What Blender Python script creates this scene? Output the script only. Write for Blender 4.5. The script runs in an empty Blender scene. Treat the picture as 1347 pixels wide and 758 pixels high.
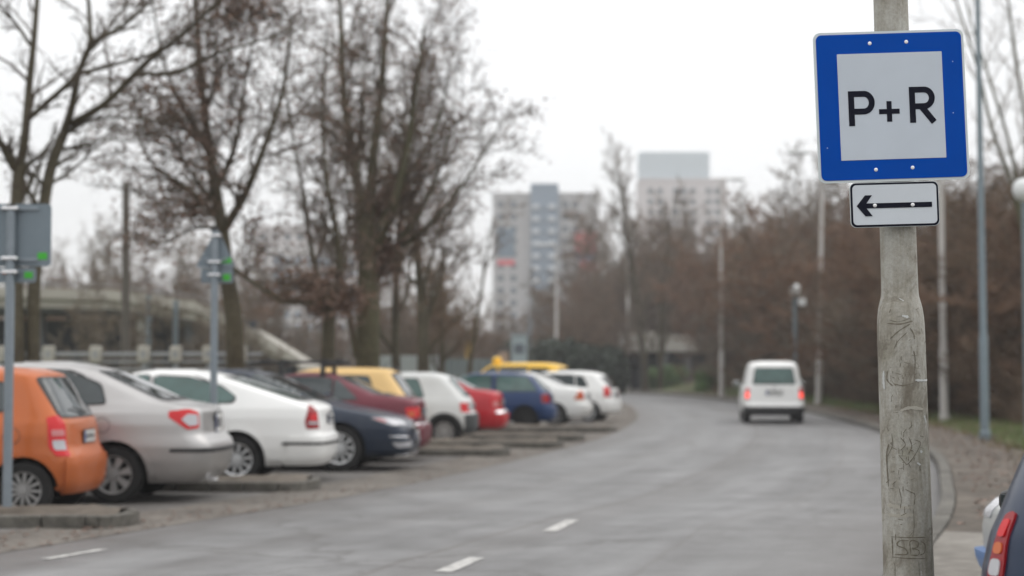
import bpy, bmesh, math, random
from mathutils import Vector, Matrix
from mathutils.bvhtree import BVHTree
from mathutils import noise as mnoise
R = math.radians
random.seed(7)
col = bpy.context.scene.collection
# ------------------------------------------------------------------ camera numbers
F_PX, CX, CY, EYE, HOR = 2300.0, 673.5, 379.0, 1.44, 488.0
PITCH = math.atan((HOR - CY) / F_PX)
def ray(px, py):
    v = Vector(((px - CX) / F_PX, 1.0, -(py - CY) / F_PX))
    c, s = math.cos(PITCH), math.sin(PITCH)
    return Vector((v.x, v.y * c - v.z * s, v.y * s + v.z * c))
def ground_at(px, py, z=0.0):
    r = ray(px, py); t = (z - EYE) / r.z
    return Vector((r.x * t, r.y * t, z))
def at(px, py, Y):
    r = ray(px, py); t = Y / r.y
    return Vector((r.x * t, Y, EYE + r.z * t))
# ------------------------------------------------------------------ object helpers
def tag(o, label=None, cat=None, group=None, kind=None):
    if label: o['label'] = label
    if cat: o['category'] = cat
    if group: o['group'] = group
    if kind: o['kind'] = kind
    return o
def empty(name, loc, rz=0.0):
    o = bpy.data.objects.new(name, None); col.objects.link(o)
    o.location = loc; o.rotation_euler = (0, 0, rz); o.empty_display_size = 0.2
    return o
def link(name, verts, faces, mats, parent=None, smooth=False, midx=None, loc=None):
    me = bpy.data.meshes.new(name)
    me.from_pydata([tuple(v) for v in verts], [], faces); me.update()
    for m in (mats if isinstance(mats, (list, tuple)) else [mats]): me.materials.append(m)
    if smooth: me.polygons.foreach_set('use_smooth', [True] * len(me.polygons))
    if midx: me.polygons.foreach_set('material_index', midx)
    o = bpy.data.objects.new(name, me); col.objects.link(o)
    if parent: o.parent = parent
    if loc is not None: o.location = loc
    return o
def link_bm(name, bm, mats, parent=None, smooth=False, recalc=True, loc=None):
    if recalc: bmesh.ops.recalc_face_normals(bm, faces=bm.faces)
    me = bpy.data.meshes.new(name); bm.to_mesh(me); bm.free()
    for m in (mats if isinstance(mats, (list, tuple)) else [mats]): me.materials.append(m)
    if smooth: me.polygons.foreach_set('use_smooth', [True] * len(me.polygons))
    o = bpy.data.objects.new(name, me); col.objects.link(o)
    if parent: o.parent = parent
    if loc is not None: o.location = loc
    return o
class MB:
    """collects shapes into one mesh"""
    def __init__(s): s.v = []; s.f = []
    def box(s, c, d, rz=0.0, taper=1.0, rx=0.0, ry=0.0, bev=0.0):
        hx, hy, hz = d[0] / 2, d[1] / 2, d[2] / 2
        m = Matrix.Translation(Vector(c)) @ Matrix.Rotation(rz, 4, 'Z') @ Matrix.Rotation(ry, 4, 'Y') @ Matrix.Rotation(rx, 4, 'X')
        if bev > 0:
            b = min(bev, hx * .9, hy * .9, hz * .9)
            bm = bmesh.new(); bmesh.ops.create_cube(bm, size=1.0)
            for v in bm.verts: v.co = Vector((v.co.x * d[0], v.co.y * d[1], v.co.z * d[2]))
            bmesh.ops.bevel(bm, geom=bm.edges[:], offset=b, segments=2, affect='EDGES', profile=0.5)
            n = len(s.v); bm.verts.index_update()
            s.v += [m @ v.co for v in bm.verts]
            s.f += [tuple(n + v.index for v in f.verts) for f in bm.faces]; bm.free(); return s
        n = len(s.v)
        for k, (x, y, z) in enumerate([(-1,-1,-1),(1,-1,-1),(1,1,-1),(-1,1,-1),(-1,-1,1),(1,-1,1),(1,1,1),(-1,1,1)]):
            t = taper if z > 0 else 1.0
            s.v.append(m @ Vector((x * hx * t, y * hy * t, z * hz)))
        s.f += [(n, n+3, n+2, n+1), (n+4, n+5, n+6, n+7), (n, n+1, n+5, n+4), (n+1, n+2, n+6, n+5), (n+2, n+3, n+7, n+6), (n+3, n, n+4, n+7)]
        return s
    def tube(s, pts, rad, seg=8, cap=True):
        pts = [Vector(p) for p in pts]; k = len(pts)
        rr = rad if isinstance(rad, (list, tuple)) else [rad] * k
        n0 = len(s.v); up = None
        for i in range(k):
            d = (pts[min(i+1, k-1)] - pts[max(i-1, 0)])
            d = d.normalized() if d.length > 1e-9 else Vector((0, 0, 1))
            if up is None:
                up = Vector((0, 0, 1)) if abs(d.z) < .9 else Vector((1, 0, 0))
            a = d.cross(up)
            if a.length < 1e-6: a = d.cross(Vector((0, 1, 0)))
            a.normalize(); b = d.cross(a).normalized(); up = -b if False else up
            for j in range(seg):
                t = 2 * math.pi * j / seg
                s.v.append(pts[i] + (a * math.cos(t) + b * math.sin(t)) * rr[i])
        for i in range(k - 1):
            for j in range(seg):
                p, q = n0 + i * seg + j, n0 + i * seg + (j + 1) % seg
                s.f.append((p, q, q + seg, p + seg))
        if cap:
            s.f.append(tuple(n0 + j for j in range(seg)))
            s.f.append(tuple(n0 + (k - 1) * seg + j for j in reversed(range(seg))))
        return s
    def lathe(s, prof, axis='Z', seg=24, c=(0, 0, 0)):
        n0 = len(s.v); c = Vector(c)
        for (r, h) in prof:
            for j in range(seg):
                t = 2 * math.pi * j / seg
                x, y = r * math.cos(t), r * math.sin(t)
                s.v.append(c + (Vector((x, y, h)) if axis == 'Z' else Vector((x, h, y)) if axis == 'Y' else Vector((h, x, y))))
        for i in range(len(prof) - 1):
            for j in range(seg):
                p, q = n0 + i * seg + j, n0 + i * seg + (j + 1) % seg
                s.f.append((p, q, q + seg, p + seg))
        return s
    def disc(s, r, h, axis='Z', seg=24, c=(0, 0, 0)):
        n0 = len(s.v); c = Vector(c)
        for j in range(seg):
            t = 2 * math.pi * j / seg; x, y = r * math.cos(t), r * math.sin(t)
            s.v.append(c + (Vector((x, y, h)) if axis == 'Z' else Vector((x, h, y)) if axis == 'Y' else Vector((h, x, y))))
        s.f.append(tuple(range(n0, n0 + seg))); return s
    def prism(s, poly, axis, h0, h1):
        """poly in the plane across axis; axis Y: poly=(x,z); X: (y,z); Z: (x,y)"""
        n0 = len(s.v); k = len(poly)
        for h in (h0, h1):
            for (a, b) in poly:
                s.v.append(Vector((a, h, b)) if axis == 'Y' else Vector((h, a, b)) if axis == 'X' else Vector((a, b, h)))
        s.f.append(tuple(range(n0, n0 + k))); s.f.append(tuple(reversed(range(n0 + k, n0 + 2 * k))))
        for i in range(k):
            j = (i + 1) % k; s.f.append((n0 + i, n0 + j, n0 + k + j, n0 + k + i))
        return s
    def build(s, name, m, parent=None, smooth=False, loc=None, midx=None):
        bm = bmesh.new(); vs = [bm.verts.new(v) for v in s.v]
        for f in s.f:
            try: bm.faces.new([vs[i] for i in f])
            except ValueError: pass
        o = link_bm(name, bm, m, parent, False, True, loc)
        if smooth:
            me = o.data; me.polygons.foreach_set('use_smooth', [True] * len(me.polygons))
            try: me.set_sharp_from_angle(angle=R(38))
            except Exception: pass
        return o
# ------------------------------------------------------------------ materials
def new_mat(name):
    m = bpy.data.materials.new(name); m.use_nodes = True
    return m, m.node_tree.nodes, m.node_tree.links, m.node_tree.nodes['Principled BSDF']
def simple(name, c, rough=.6, metal=0.0, coat=0.0, var=.12, scale=6.0, bump=0.0, spec=.5, emit=None):
    m, N, L, b = new_mat(name)
    b.inputs['Roughness'].default_value = rough; b.inputs['Metallic'].default_value = metal
    b.inputs['Coat Weight'].default_value = coat; b.inputs['Coat Roughness'].default_value = .04
    b.inputs['Specular IOR Level'].default_value = spec
    tc = N.new('ShaderNodeTexCoord'); nz = N.new('ShaderNodeTexNoise')
    nz.inputs['Scale'].default_value = scale; nz.inputs['Detail'].default_value = 6; nz.inputs['Roughness'].default_value = .62
    L.new(tc.outputs['Object'], nz.inputs['Vector'])
    mx = N.new('ShaderNodeMix'); mx.data_type = 'RGBA'
    mx.inputs['A'].default_value = (*[x * (1 - var) for x in c], 1); mx.inputs['B'].default_value = (*[min(1, x * (1 + var)) for x in c], 1)
    L.new(nz.outputs['Fac'], mx.inputs['Factor']); L.new(mx.outputs['Result'], b.inputs['Base Color'])
    if bump:
        bp = N.new('ShaderNodeBump'); bp.inputs['Strength'].default_value = bump; bp.inputs['Distance'].default_value = .02
        L.new(nz.outputs['Fac'], bp.inputs['Height']); L.new(bp.outputs['Normal'], b.inputs['Normal'])
    if emit:
        b.inputs['Emission Color'].default_value = (*emit[0], 1); b.inputs['Emission Strength'].default_value = emit[1]
    return m
def ramp(N, pts):
    r = N.new('ShaderNodeValToRGB'); e = r.color_ramp.elements
    while len(e) < len(pts): e.new(.5)
    for k, (p, c) in enumerate(pts):
        e[k].position = p; e[k].color = (*c, 1) if len(c) == 3 else c
    return r
def noise(N, L, coord, scale, detail=8, rough=.6, dist=0.0, vec=None):
    n = N.new('ShaderNodeTexNoise'); n.inputs['Scale'].default_value = scale; n.inputs['Detail'].default_value = detail
    n.inputs['Roughness'].default_value = rough; n.inputs['Distortion'].default_value = dist
    L.new(coord, n.inputs['Vector']); return n
def mixc(N, L, fac, a, b, mode='MIX'):
    m = N.new('ShaderNodeMix'); m.data_type = 'RGBA'; m.blend_type = mode
    for sock, v in (('Factor', fac), ('A', a), ('B', b)):
        if hasattr(v, 'links'): L.new(v, m.inputs[sock])
        elif isinstance(v, (int, float)): m.inputs[sock].default_value = v
        else: m.inputs[sock].default_value = (*v, 1)
    return m.outputs['Result']
def paint(name, c, metal=0.0, rough=.3, dirt=.08):
    """car paint: coat, plus a film of road dust"""
    m, N, L, b = new_mat(name)
    tc = N.new('ShaderNodeTexCoord')
    n1 = noise(N, L, tc.outputs['Object'], 2.2, 8, .65); n2 = noise(N, L, tc.outputs['Object'], 45, 3, .6)
    r = ramp(N, [(.42, (0, 0, 0)), (.75, (1, 1, 1))]); L.new(n1.outputs['Fac'], r.inputs['Fac'])
    mm = N.new('ShaderNodeMath'); mm.operation = 'MULTIPLY'; L.new(r.outputs['Color'], mm.inputs[0]); mm.inputs[1].default_value = dirt
    cc = mixc(N, L, mm.outputs[0], c, (.22, .20, .17))
    L.new(cc, b.inputs['Base Color'])
    b.inputs['Metallic'].default_value = metal
    rr = N.new('ShaderNodeMapRange'); L.new(n1.outputs['Fac'], rr.inputs['Value']); rr.inputs['To Min'].default_value = rough; rr.inputs['To Max'].default_value = rough + .2
    L.new(rr.outputs['Result'], b.inputs['Roughness'])
    b.inputs['Coat Weight'].default_value = .35; b.inputs['Coat Roughness'].default_value = .06; b.inputs['Specular IOR Level'].default_value = .3
    return m
def glassy(name, c, rough=.06, var=.85):
    m = simple(name, c, rough, 0, 0, var, 2.6); b = m.node_tree.nodes['Principled BSDF']; b.inputs['Specular IOR Level'].default_value = .5; b.inputs['Coat Weight'].default_value = .3; b.inputs['Coat IOR'].default_value = 1.6; b.inputs['Coat Roughness'].default_value = .03
    return m
M = {}
M['glass'] = glassy('car_glass', (.022, .033, .036))
M['glass_green'] = glassy('green_car_glass', (.045, .10, .09))
M['black'] = simple('black_plastic', (.018, .018, .019), .55)
M['cladding'] = simple('grey_cladding', (.055, .058, .06), .65)
M['under'] = simple('underbody', (.012, .012, .012), .9)
M['tyre'] = simple('tyre_rubber', (.014, .0135, .0135), .9, bump=.3, scale=40)
M['alloy'] = simple('alloy_wheel', (.72, .73, .74), .32, .6, var=.1)
M['hubcap'] = simple('hubcap_grey', (.30, .295, .29), .4, .25, var=.15)
M['steel_dark'] = simple('dark_rim_gap', (.02, .02, .02), .8)
M['red_lens'] = simple('red_lens', (.55, .008, .012), .2, coat=.25, var=.1, spec=.3)
M['dark_red_lens'] = simple('dark_red_lens', (.26, .006, .010), .2, coat=.25, var=.1, spec=.3)
M['orange_lens'] = simple('orange_lens', (.50, .10, .012), .2, coat=.25, var=.1)
M['clear_lens'] = simple('clear_lens', (.42, .42, .44), .15, .2, coat=.5, var=.15, scale=20)
M['pink_lens'] = simple('pale_red_lens', (.48, .14, .14), .15, coat=.8, var=.12, scale=20)
M['lit_red'] = simple('lit_red_lens', (.6, .03, .02), .2, coat=.5, emit=((1, .08, .05), 1.6))
M['lit_orange'] = simple('lit_orange_lens', (.8, .2, .1), .2, coat=.5, emit=((1, .36, .18), 1.3))
M['chrome'] = simple('chrome', (.72, .72, .73), .15, .9, var=.05)
M['plate'] = simple('number_plate_white', (.66, .66, .64), .4)
M['plate_ink'] = simple('number_plate_ink', (.03, .03, .035), .5)
M['plate_blue'] = simple('number_plate_blue', (.02, .05, .3), .4)
M['plate_frame'] = M['black']
P = {
 'orange': paint('paint_orange', (.47, .12, .03), .25, .4),
 'silver': paint('paint_silver', (.42, .41, .405), .7, .33),
 'white': paint('paint_white', (.80, .80, .785), 0, .33, .07),
 'white2': paint('paint_offwhite', (.66, .67, .66), 0, .4, .2),
 'navy': paint('paint_navy', (.014, .024, .045), .25, .35),
 'maroon': paint('paint_maroon', (.13, .012, .026), .2, .38),
 'yellow': paint('paint_straw_yellow', (.72, .48, .19), 0, .4),
 'red': paint('paint_red', (.46, .008, .018), 0, .4, .1),
 'blue': paint('paint_blue', (.007, .036, .125), .1, .4),
 'taxi': paint('paint_bright_yellow', (.85, .50, .02), 0, .35, .05),
 'darkblue': paint('paint_dark_blue', (.015, .028, .06), .3, .25, .06),
 'paleblue': paint('paint_pale_blue', (.10, .22, .48), .1, .35),
 'oldsilver': paint('paint_old_silver', (.42, .43, .42), .3, .4),
}
# ------------------------------------------------------------------ cars
def lerp_list(lst, z):
    if z <= lst[0][0]: return lst[0][1]
    for (a, b) in zip(lst, lst[1:]):
        if z <= b[0]: return a[1] + (b[1] - a[1]) * (z - a[0]) / max(1e-9, b[0] - a[0])
    return lst[-1][1]
def smooth3(v, n=2):
    for _ in range(n):
        v = [v[0]] + [(v[i-1] + 2 * v[i] + v[i+1]) / 4 for i in range(1, len(v) - 1)] + [v[-1]]
    return v
class Body:
    def __init__(s, sp):
        s.sp = sp; s.L, s.W, s.H = sp['L'], sp['W'] / 2, sp['H']
        zb, H, belt = sp.get('zb', .2), s.H, sp['belt']
        tw = sp.get('roofw', .76)
        wl = [(zb, .86), (zb + .08, .95), (.46, .99), (.62, 1.0), (belt - .12, .985), (belt, .95), (belt + .04, .925), (H - .15, tw), (H - .07, tw - .045), (H - .03, tw - .12), (H - .012, tw - .25), (H, tw - .45)]
        n = int((H - zb) / .02); zs = [zb + (H - zb) * i / n for i in range(n + 1)]
        zs = sorted(set(zs + [H - .006, H - .012]))
        s.zs = zs
        s.xr = smooth3([lerp_list(sp['rear'], z) for z in zs]); s.xf = smooth3([lerp_list(sp['front'], z) for z in zs])
        for i in range(len(zs)):
            if s.xf[i] - s.xr[i] < .5: c_ = (s.xf[i] + s.xr[i]) / 2; s.xr[i], s.xf[i] = c_ - .25, c_ + .25
        s.w = smooth3([lerp_list(wl, z) * s.W for z in zs], 1)
        V = []; rings = []
        for i, z in enumerate(zs):
            ring = s.ring(i); rings.append(ring); V += [(x, y, z) for (x, y) in ring]
        m = len(rings[0]); Fc = []
        for i in range(len(zs) - 1):
            for j in range(m):
                a, b = i * m + j, i * m + (j + 1) % m
                Fc.append((a, b, b + m, a + m))
        Fc.append(tuple(reversed(range(m)))); t0 = (len(zs) - 1) * m; Fc.append(tuple(range(t0, t0 + m)))
        s.V, s.F, s.rings, s.m = V, Fc, rings, m
        bm = bmesh.new(); vs = [bm.verts.new(v) for v in V]
        for f in Fc: bm.faces.new([vs[k] for k in f])
        bmesh.ops.recalc_face_normals(bm, faces=bm.faces)
        s.bvh = BVHTree.FromBMesh(bm); s.bm = bm
    def ring(s, i):
        sp = s.sp; xr, xf, w = s.xr[i], s.xf[i], s.w[i]; Lz = xf - xr
        bow = sp.get('bow', .07); rx = min(.2, Lz * .2); ry = min(.26, w * .5)
        tr, tf = sp.get('taper_r', .06), sp.get('taper_f', .08)
        q = .33 * Lz
        def ys(x):
            a = max(0, (xr + q - x) / q); b = max(0, (x - (xf - q)) / q)
            return w * (1 - tr * a * a - tf * b * b)
        half = []                                   # from rear centre along +y side to front centre
        def end(x0, sgn):
            pts = []; cx = x0 + sgn * (rx + bow); yw = ys(cx); cy = yw - ry
            for k in range(7):
                y = cy * k / 7; pts.append((x0 + sgn * bow * (y / max(yw, 1e-6)) ** 2, y))
            bx = x0 + sgn * bow * (cy / max(yw, 1e-6)) ** 2
            for k in range(9):
                t = math.pi / 2 * k / 8
                pts.append((cx - (cx - bx) * math.cos(t), cy + ry * math.sin(t)))
            return pts
        r_ = end(xr, 1); f_ = end(xf, -1)
        half = r_[:]
        xa, xb = r_[-1][0], f_[-1][0]
        for k in range(1, 22): x = xa + (xb - xa) * k / 22; half.append((x, ys(x)))
        half += list(reversed(f_))
        full = half + [(x, -y) for (x, y) in reversed(half[1:-1])]
        return full
    def ends_index(s): return 7 + 4    # middle of the corner arc
    def corner(s, end, sgn):
        """(d, z): d>0 along the side away from the end, d<0 across the end face"""
        def f(d, z):
            i = min(range(len(s.zs)), key=lambda k: abs(s.zs[k] - z))
            rg = s.rings[i]; h = len(rg) // 2 + 1; half = rg[:h]
            k0 = 11 if end == 'rear' else h - 1 - 11
            stp = 1 if end == 'rear' else -1
            dirn = stp if d > 0 else -stp
            k = k0; rem = abs(d); p = Vector(half[k0])
            while rem > 0 and 0 <= k + dirn < h:
                q = Vector(half[k + dirn]); l = (q - p).length
                if l >= rem: p = p + (q - p) * (rem / l); rem = 0
                else: rem -= l; p = q; k += dirn
            return s.near(Vector((p.x, sgn * p.y, z)))
        return f
    def near(s, p):
        q, n, _, _ = s.bvh.find_nearest(p); return q, n
    def side(s, sgn):
        def f(x, z):
            h = s.bvh.ray_cast(Vector((x, sgn * 4, z)), Vector((0, -sgn, 0)))
            return (h[0], h[1]) if h[0] is not None else s.near(Vector((x, sgn * s.W, z)))
        return f
    def endface(s, end):
        x0, d = (-3, 1) if end == 'rear' else (s.L + 3, -1)
        def f(y, z):
            h = s.bvh.ray_cast(Vector((x0, y, z)), Vector((d, 0, 0)))
            return (h[0], h[1]) if h[0] is not None else s.near(Vector((x0 + 3 * d, y, z)))
        return f
def round_poly(poly, r, n=3):
    out = []; k = len(poly)
    for i in range(k):
        p, a, b = Vector(poly[i]), Vector(poly[i-1]), Vector(poly[(i+1) % k])
        da, db = (a - p), (b - p); ra = min(r, da.length * .45); rb = min(r, db.length * .45)
        A, B = p + da.normalized() * ra, p + db.normalized() * rb
        for j in range(n + 1):
            t = j / n; out.append(tuple(A * (1-t)**2 + p * 2*t*(1-t) + B * t*t))
    return out
def sheet(name, poly, mapper, off, m, parent, x0, grid=.06, rnd=.02, skirt=.02, smooth=True):
    """a thin shell that follows the body under the outline poly"""
    bm = bmesh.new(); pts = round_poly(poly, rnd) if rnd else poly
    vs = [bm.verts.new((p[0], p[1], 0)) for p in pts]
    bm.faces.new(vs)
    lo = [min(p[i] for p in pts) for i in (0, 1)]; hi = [max(p[i] for p in pts) for i in (0, 1)]
    for ax in (0, 1):
        n = max(1, int((hi[ax] - lo[ax]) / grid))
        for k in range(1, n + 1):
            c = lo[ax] + (hi[ax] - lo[ax]) * k / (n + 1)
            co = (c, 0, 0) if ax == 0 else (0, c, 0); no = (1, 0, 0) if ax == 0 else (0, 1, 0)
            bmesh.ops.bisect_plane(bm, geom=bm.verts[:] + bm.edges[:] + bm.faces[:], plane_co=co, plane_no=no)
    maps = {}
    for v in bm.verts: maps[v] = mapper(v.co.x, v.co.y)
    big = max(bm.faces, key=lambda f: f.calc_area()); bn = maps[big.verts[0]][1].copy()
    bd = [e for e in bm.edges if e.is_boundary]
    if skirt:
        r = bmesh.ops.extrude_edge_only(bm, edges=bd)
        newv = [g for g in r['geom'] if isinstance(g, bmesh.types.BMVert)]
        for v in newv:
            q, n = mapper(v.co.x, v.co.y); v.co = q - n * skirt - Vector((x0, 0, 0))
    for v, (q, n) in maps.items(): v.co = q + n * off - Vector((x0, 0, 0))
    bmesh.ops.recalc_face_normals(bm, faces=bm.faces); big.normal_update()
    if big.normal.dot(bn) < 0: bmesh.ops.reverse_faces(bm, faces=bm.faces)
    o = link_bm(name, bm, m, parent, False, False)
    me = o.data
    if smooth:
        me.polygons.foreach_set('use_smooth', [True] * len(me.polygons))
        try: me.set_sharp_from_angle(angle=R(35))
        except Exception: pass
    # make the shell face outwards
    return o
def wheel_mesh(r, wd, style, nsp):
    t = MB().lathe([(r*.62, wd/2-.005), (r*.70, wd/2), (r*.90, wd/2), (r*.98, wd/2-.03), (r, wd/2-.06), (r, -wd/2+.05), (r*.97, -wd/2+.02), (r*.6, -wd/2)], 'Y', 36)
    for h in (-.03, 0, .03):
        pass
    rim = MB(); rr = r * .66
    rim.lathe([(rr, wd/2 - .09), (rr, wd/2 + .002), (rr * .93, wd/2 - .004), (rr * .90, wd/2 - .03)], 'Y', 36)
    gap = MB().disc(rr, wd/2 - .06, 'Y', 28)  # dark backing disc, the shade between the spokes put in as colour
    rim.lathe([(0.001, wd/2 + .004), (rr*.22, wd/2 + .002), (rr*.27, wd/2 - .02), (rr*.27, wd/2-.05)], 'Y', 16)
    for k in range(nsp):
        a = 2 * math.pi * k / nsp
        w0 = (.30 if style == 'fat' else .15) * rr; w1 = (.42 if style == 'fat' else .13) * rr
        n = len(rim.v)
        for (rad, w, y) in ((rr*.15, w0*.8, wd/2 - .012), (rr*.55, w0, wd/2 - .006), (rr*.95, w1, wd/2 - .012)):
            for sgn in (-1, 1):
                for dy in (0, -.03):
                    p = Vector((rad, y + dy, sgn * w / 2))
                    rim.v.append(Vector((p.x * math.cos(a) - p.z * math.sin(a), p.y, p.x * math.sin(a) + p.z * math.cos(a))))
        for i in (0, 1):
            b = n + i * 4
            rim.f += [(b, b+4, b+6, b+2), (b, b+1, b+5, b+4), (b+2, b+6, b+7, b+3)]
    return t, rim, gap
WHEELS = {}
def wheels(root, sp, x0):
    key = (sp['wr'], sp.get('wstyle', 'thin'), sp.get('spokes', 10))
    wd = .2
    for ax in ('r', 'f'):
        x = sp['wx_r'] if ax == 'r' else sp['wx_f']
        for sg in (1, -1):
            if key not in WHEELS:
                t, rim, gap = wheel_mesh(key[0], wd, key[1], key[2])
                hub = empty('wheel', (0, 0, 0))
                to = t.build('tyre', M['tyre'], hub, True); ro = rim.build('rim', M[sp.get('wmat', 'alloy')], hub, True); go = gap.build('spoke_gap_shade', M['steel_dark'], hub)
                WHEELS[key] = (to.data, ro.data, go.data)
            else:
                hub = empty('wheel', (0, 0, 0)); ds = WHEELS[key]
                for nm, d in zip(('tyre', 'rim', 'spoke_gap_shade'), ds):
                    c = bpy.data.objects.new(nm, d); col.objects.link(c); c.parent = hub
                    if nm == 'rim':
                        c.material_slots[0].link = 'OBJECT'; c.material_slots[0].material = M[sp.get('wmat', 'alloy')]
            hub.parent = root
            hub.location = (x - x0, sg * (sp['W'] / 2 - wd / 2 - .025), sp['wr'])
            hub.rotation_euler = (0, random.uniform(0, 3) if sg > 0 else random.uniform(0, 3), 0 if sg > 0 else math.pi)
def ellipse(cx, cz, rx, rz, n=14): return [(cx + rx * math.cos(2*math.pi*k/n), cz + rz * math.sin(2*math.pi*k/n)) for k in range(n)]
def make_car(name, sp, label, group=None, cat='car'):
    root = empty(name, (0, 0, 0)); tag(root, label, cat, group)
    B = Body(sp); L, W, H = sp['L'], sp['W'] / 2, sp['H']; x0 = L / 2; belt = sp['belt']
    pm = P[sp['paint']]
    # --- body with wheel wells cut out
    bm = B.bm
    me = bpy.data.meshes.new('body'); bm.to_mesh(me); me.materials.append(pm); me.materials.append(M['under'])
    bo = bpy.data.objects.new('body', me); col.objects.link(bo)
    ar = sp['wr'] + sp.get('arch', .055)
    for att in range(6):
        cut = MB(); jt = .0007 * att
        for x in (sp['wx_r'], sp['wx_f']):
            for sg in (1, -1):
                n = 32; poly = [(x + jt + ar * math.cos(2*math.pi*k/n + jt), sp['wr'] + jt + ar * math.sin(2*math.pi*k/n + jt)) for k in range(n)]
                cut.prism(poly, 'Y', sg * (W - .30 - jt), sg * (W + .2))
        co = cut.build('cutter', M['under'])
        md = bo.modifiers.new('b', 'BOOLEAN'); md.object = co; md.operation = 'DIFFERENCE'; md.solver = 'EXACT' if att < 4 else 'FAST'
        dg = bpy.context.evaluated_depsgraph_get(); dg.update()
        me2 = bpy.data.meshes.new_from_object(bo.evaluated_get(dg)); bo.modifiers.clear(); bpy.data.objects.remove(co)
        xs = [abs(v.co.x) for v in me2.vertices] + [0]
        if len(me2.vertices) > 1000 and max(xs) < L + .3: break
    bo.data = me2
    me2.materials.clear(); me2.materials.append(pm); me2.materials.append(M['under'])
    mi = []
    for p in me2.polygons:
        c = p.center; k = 0
        if c.z < .215: k = 1
        for x in (sp['wx_r'], sp['wx_f']):
            dd = math.hypot(c.x - x, c.z - sp['wr'])
            if dd < ar + .01 and abs(c.y) < W - .02 and (abs(p.normal.y) < .35 and dd > ar - .05 or abs(abs(c.y) - (W - .30)) < .01): k = 1
        mi.append(k)
    me2.polygons.foreach_set('material_index', mi)
    me2.polygons.foreach_set('use_smooth', [True] * len(me2.polygons)); me2.set_sharp_from_angle(angle=R(32))
    me2.transform(Matrix.Translation((-x0, 0, 0))); bo.parent = root
    S = lambda nm, poly, mp, off, m, par=root, **k: sheet(nm, poly, mp, off, m, par, x0, **k)
    # --- arch lips
    for x in (sp['wx_r'], sp['wx_f']):
        for sg in (1, -1):
            o1 = []; zlo = max(.21, sp['wr'] * .75)
            a0 = math.asin((zlo - sp['wr']) / (ar + .03))
            for k in range(15):
                a = a0 + (math.pi - 2 * a0) * k / 14; o1.append((x + (ar + .045) * math.cos(a), sp['wr'] + (ar + .045) * math.sin(a)))
            o2 = [(x + (ar - .002) * math.cos(a0 + (math.pi - 2*a0) * k / 14), sp['wr'] + (ar - .002) * math.sin(a0 + (math.pi - 2*a0) * k / 14)) for k in range(15)]
            S('wheel_arch', o1 + o2[::-1], B.side(sg), .010, M['cladding'] if sp.get('arch_clad') else pm, rnd=0, skirt=.004)
    # --- doors, side glass
    gm = M[sp.get('glass', 'glass')]
    for sg in (1, -1):
        sd = B.side(sg)
        for dpoly in sp.get('doors', []):
            S('door_gap', [(x, z) for x, z in dpoly], sd, .0012, M['black'], rnd=.05, skirt=.0)
            cx = sum(p[0] for p in dpoly) / len(dpoly); cz = sum(p[1] for p in dpoly) / len(dpoly)
            sh = []
            for (x, z) in dpoly:
                sh.append((x + (.013 if x < cx else -.013), z + (.013 if z < cz else -.013)))
            d = S('door', sh, sd, .0035, pm, rnd=.05, skirt=.003)
            hx = min(p[0] for p in dpoly) + .12; hz = belt - .10
            S('door_handle', [(hx, hz), (hx + .17, hz), (hx + .17, hz + .035), (hx, hz + .035)], sd, .035, pm if not sp.get('black_handles') else M['black'], d, rnd=.012)
        for w in sp.get('win', []):
            cx = sum(p[0] for p in w) / len(w); cz = sum(p[1] for p in w) / len(w)
            big = [(cx + (x - cx) * 1.0 + (.022 if x > cx else -.022), z + (.018 if z > cz else -.018)) for x, z in w]
            fr = S('window_frame', big, sd, .004, M['black'], rnd=.05, skirt=.003)
            S('window', w, sd, .0075, gm, fr, rnd=.04, skirt=.003)
        if sp.get('strip'):
            (xa, xb, za, zb_) = sp['strip']
            S('rubbing_strip', [(xa, za), (xb, za), (xb, zb_), (xa, zb_)], sd, .014, M['black'], rnd=.01)
        if sp.get('sill', True):
            S('sill', [(sp['wx_r'] + ar + .02, .22), (sp['wx_f'] - ar - .02, .22), (sp['wx_f'] - ar - .02, .29), (sp['wx_r'] + ar + .02, .29)], sd, .01, M['black'] if sp.get('clad') else pm, rnd=.01)
        fx = sp['wx_r'] + .12; fz = belt - .13
        S('fuel_flap_gap', ellipse(fx, fz, .085, .085), sd, .001, M['black'], rnd=0, skirt=0) if sg > 0 and sp.get('flap') else None
        S('fuel_flap', ellipse(fx, fz, .077, .077), sd, .003, pm, rnd=0, skirt=.002) if sg > 0 and sp.get('flap') else None
        mx = sp['mirror']
        if sp.get('no_mirror'): continue
        ms = sp.get('mirror_s', 1); mz = belt + .09 + sp.get('mirror_dz', 0)
        mb = MB(); mb.box((mx - x0, sg * (W * .97 + .11 * ms), mz), (.13, .19 * ms, .14 * ms), bev=.045 * ms).box((mx - x0 + .01, sg * (W * .97), belt + .035), (.07, .12, .04), bev=.012)
        mr = mb.build('wing_mirror', M['black'] if sp.get('black_mirror') else pm, root, True)
        MB().box((mx - x0 - .068, sg * (W * .97 + .11 * ms), mz), (.006, .15 * ms, .10 * ms), bev=.002).build('mirror_glass', M['glass'], mr)
    # --- windscreens
    for end in ('rear', 'front'):
        w = sp['rw'] if end == 'rear' else sp['fw']
        if not w: continue
        z0, z1, y0, y1 = w
        ef = B.endface(end)
        fr = S('rear_window_seal' if end == 'rear' else 'windscreen_seal', [(-y0 - .03, z0 - .02), (y0 + .03, z0 - .02), (y1 + .03, z1 + .02), (-y1 - .03, z1 + .02)], ef, .004, M['black'], rnd=.06, skirt=.003)
        S('rear_window' if end == 'rear' else 'windscreen', [(-y0, z0), (y0, z0), (y1, z1), (-y1, z1)], ef, .0075, gm, fr, rnd=.05, skirt=.003)
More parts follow.
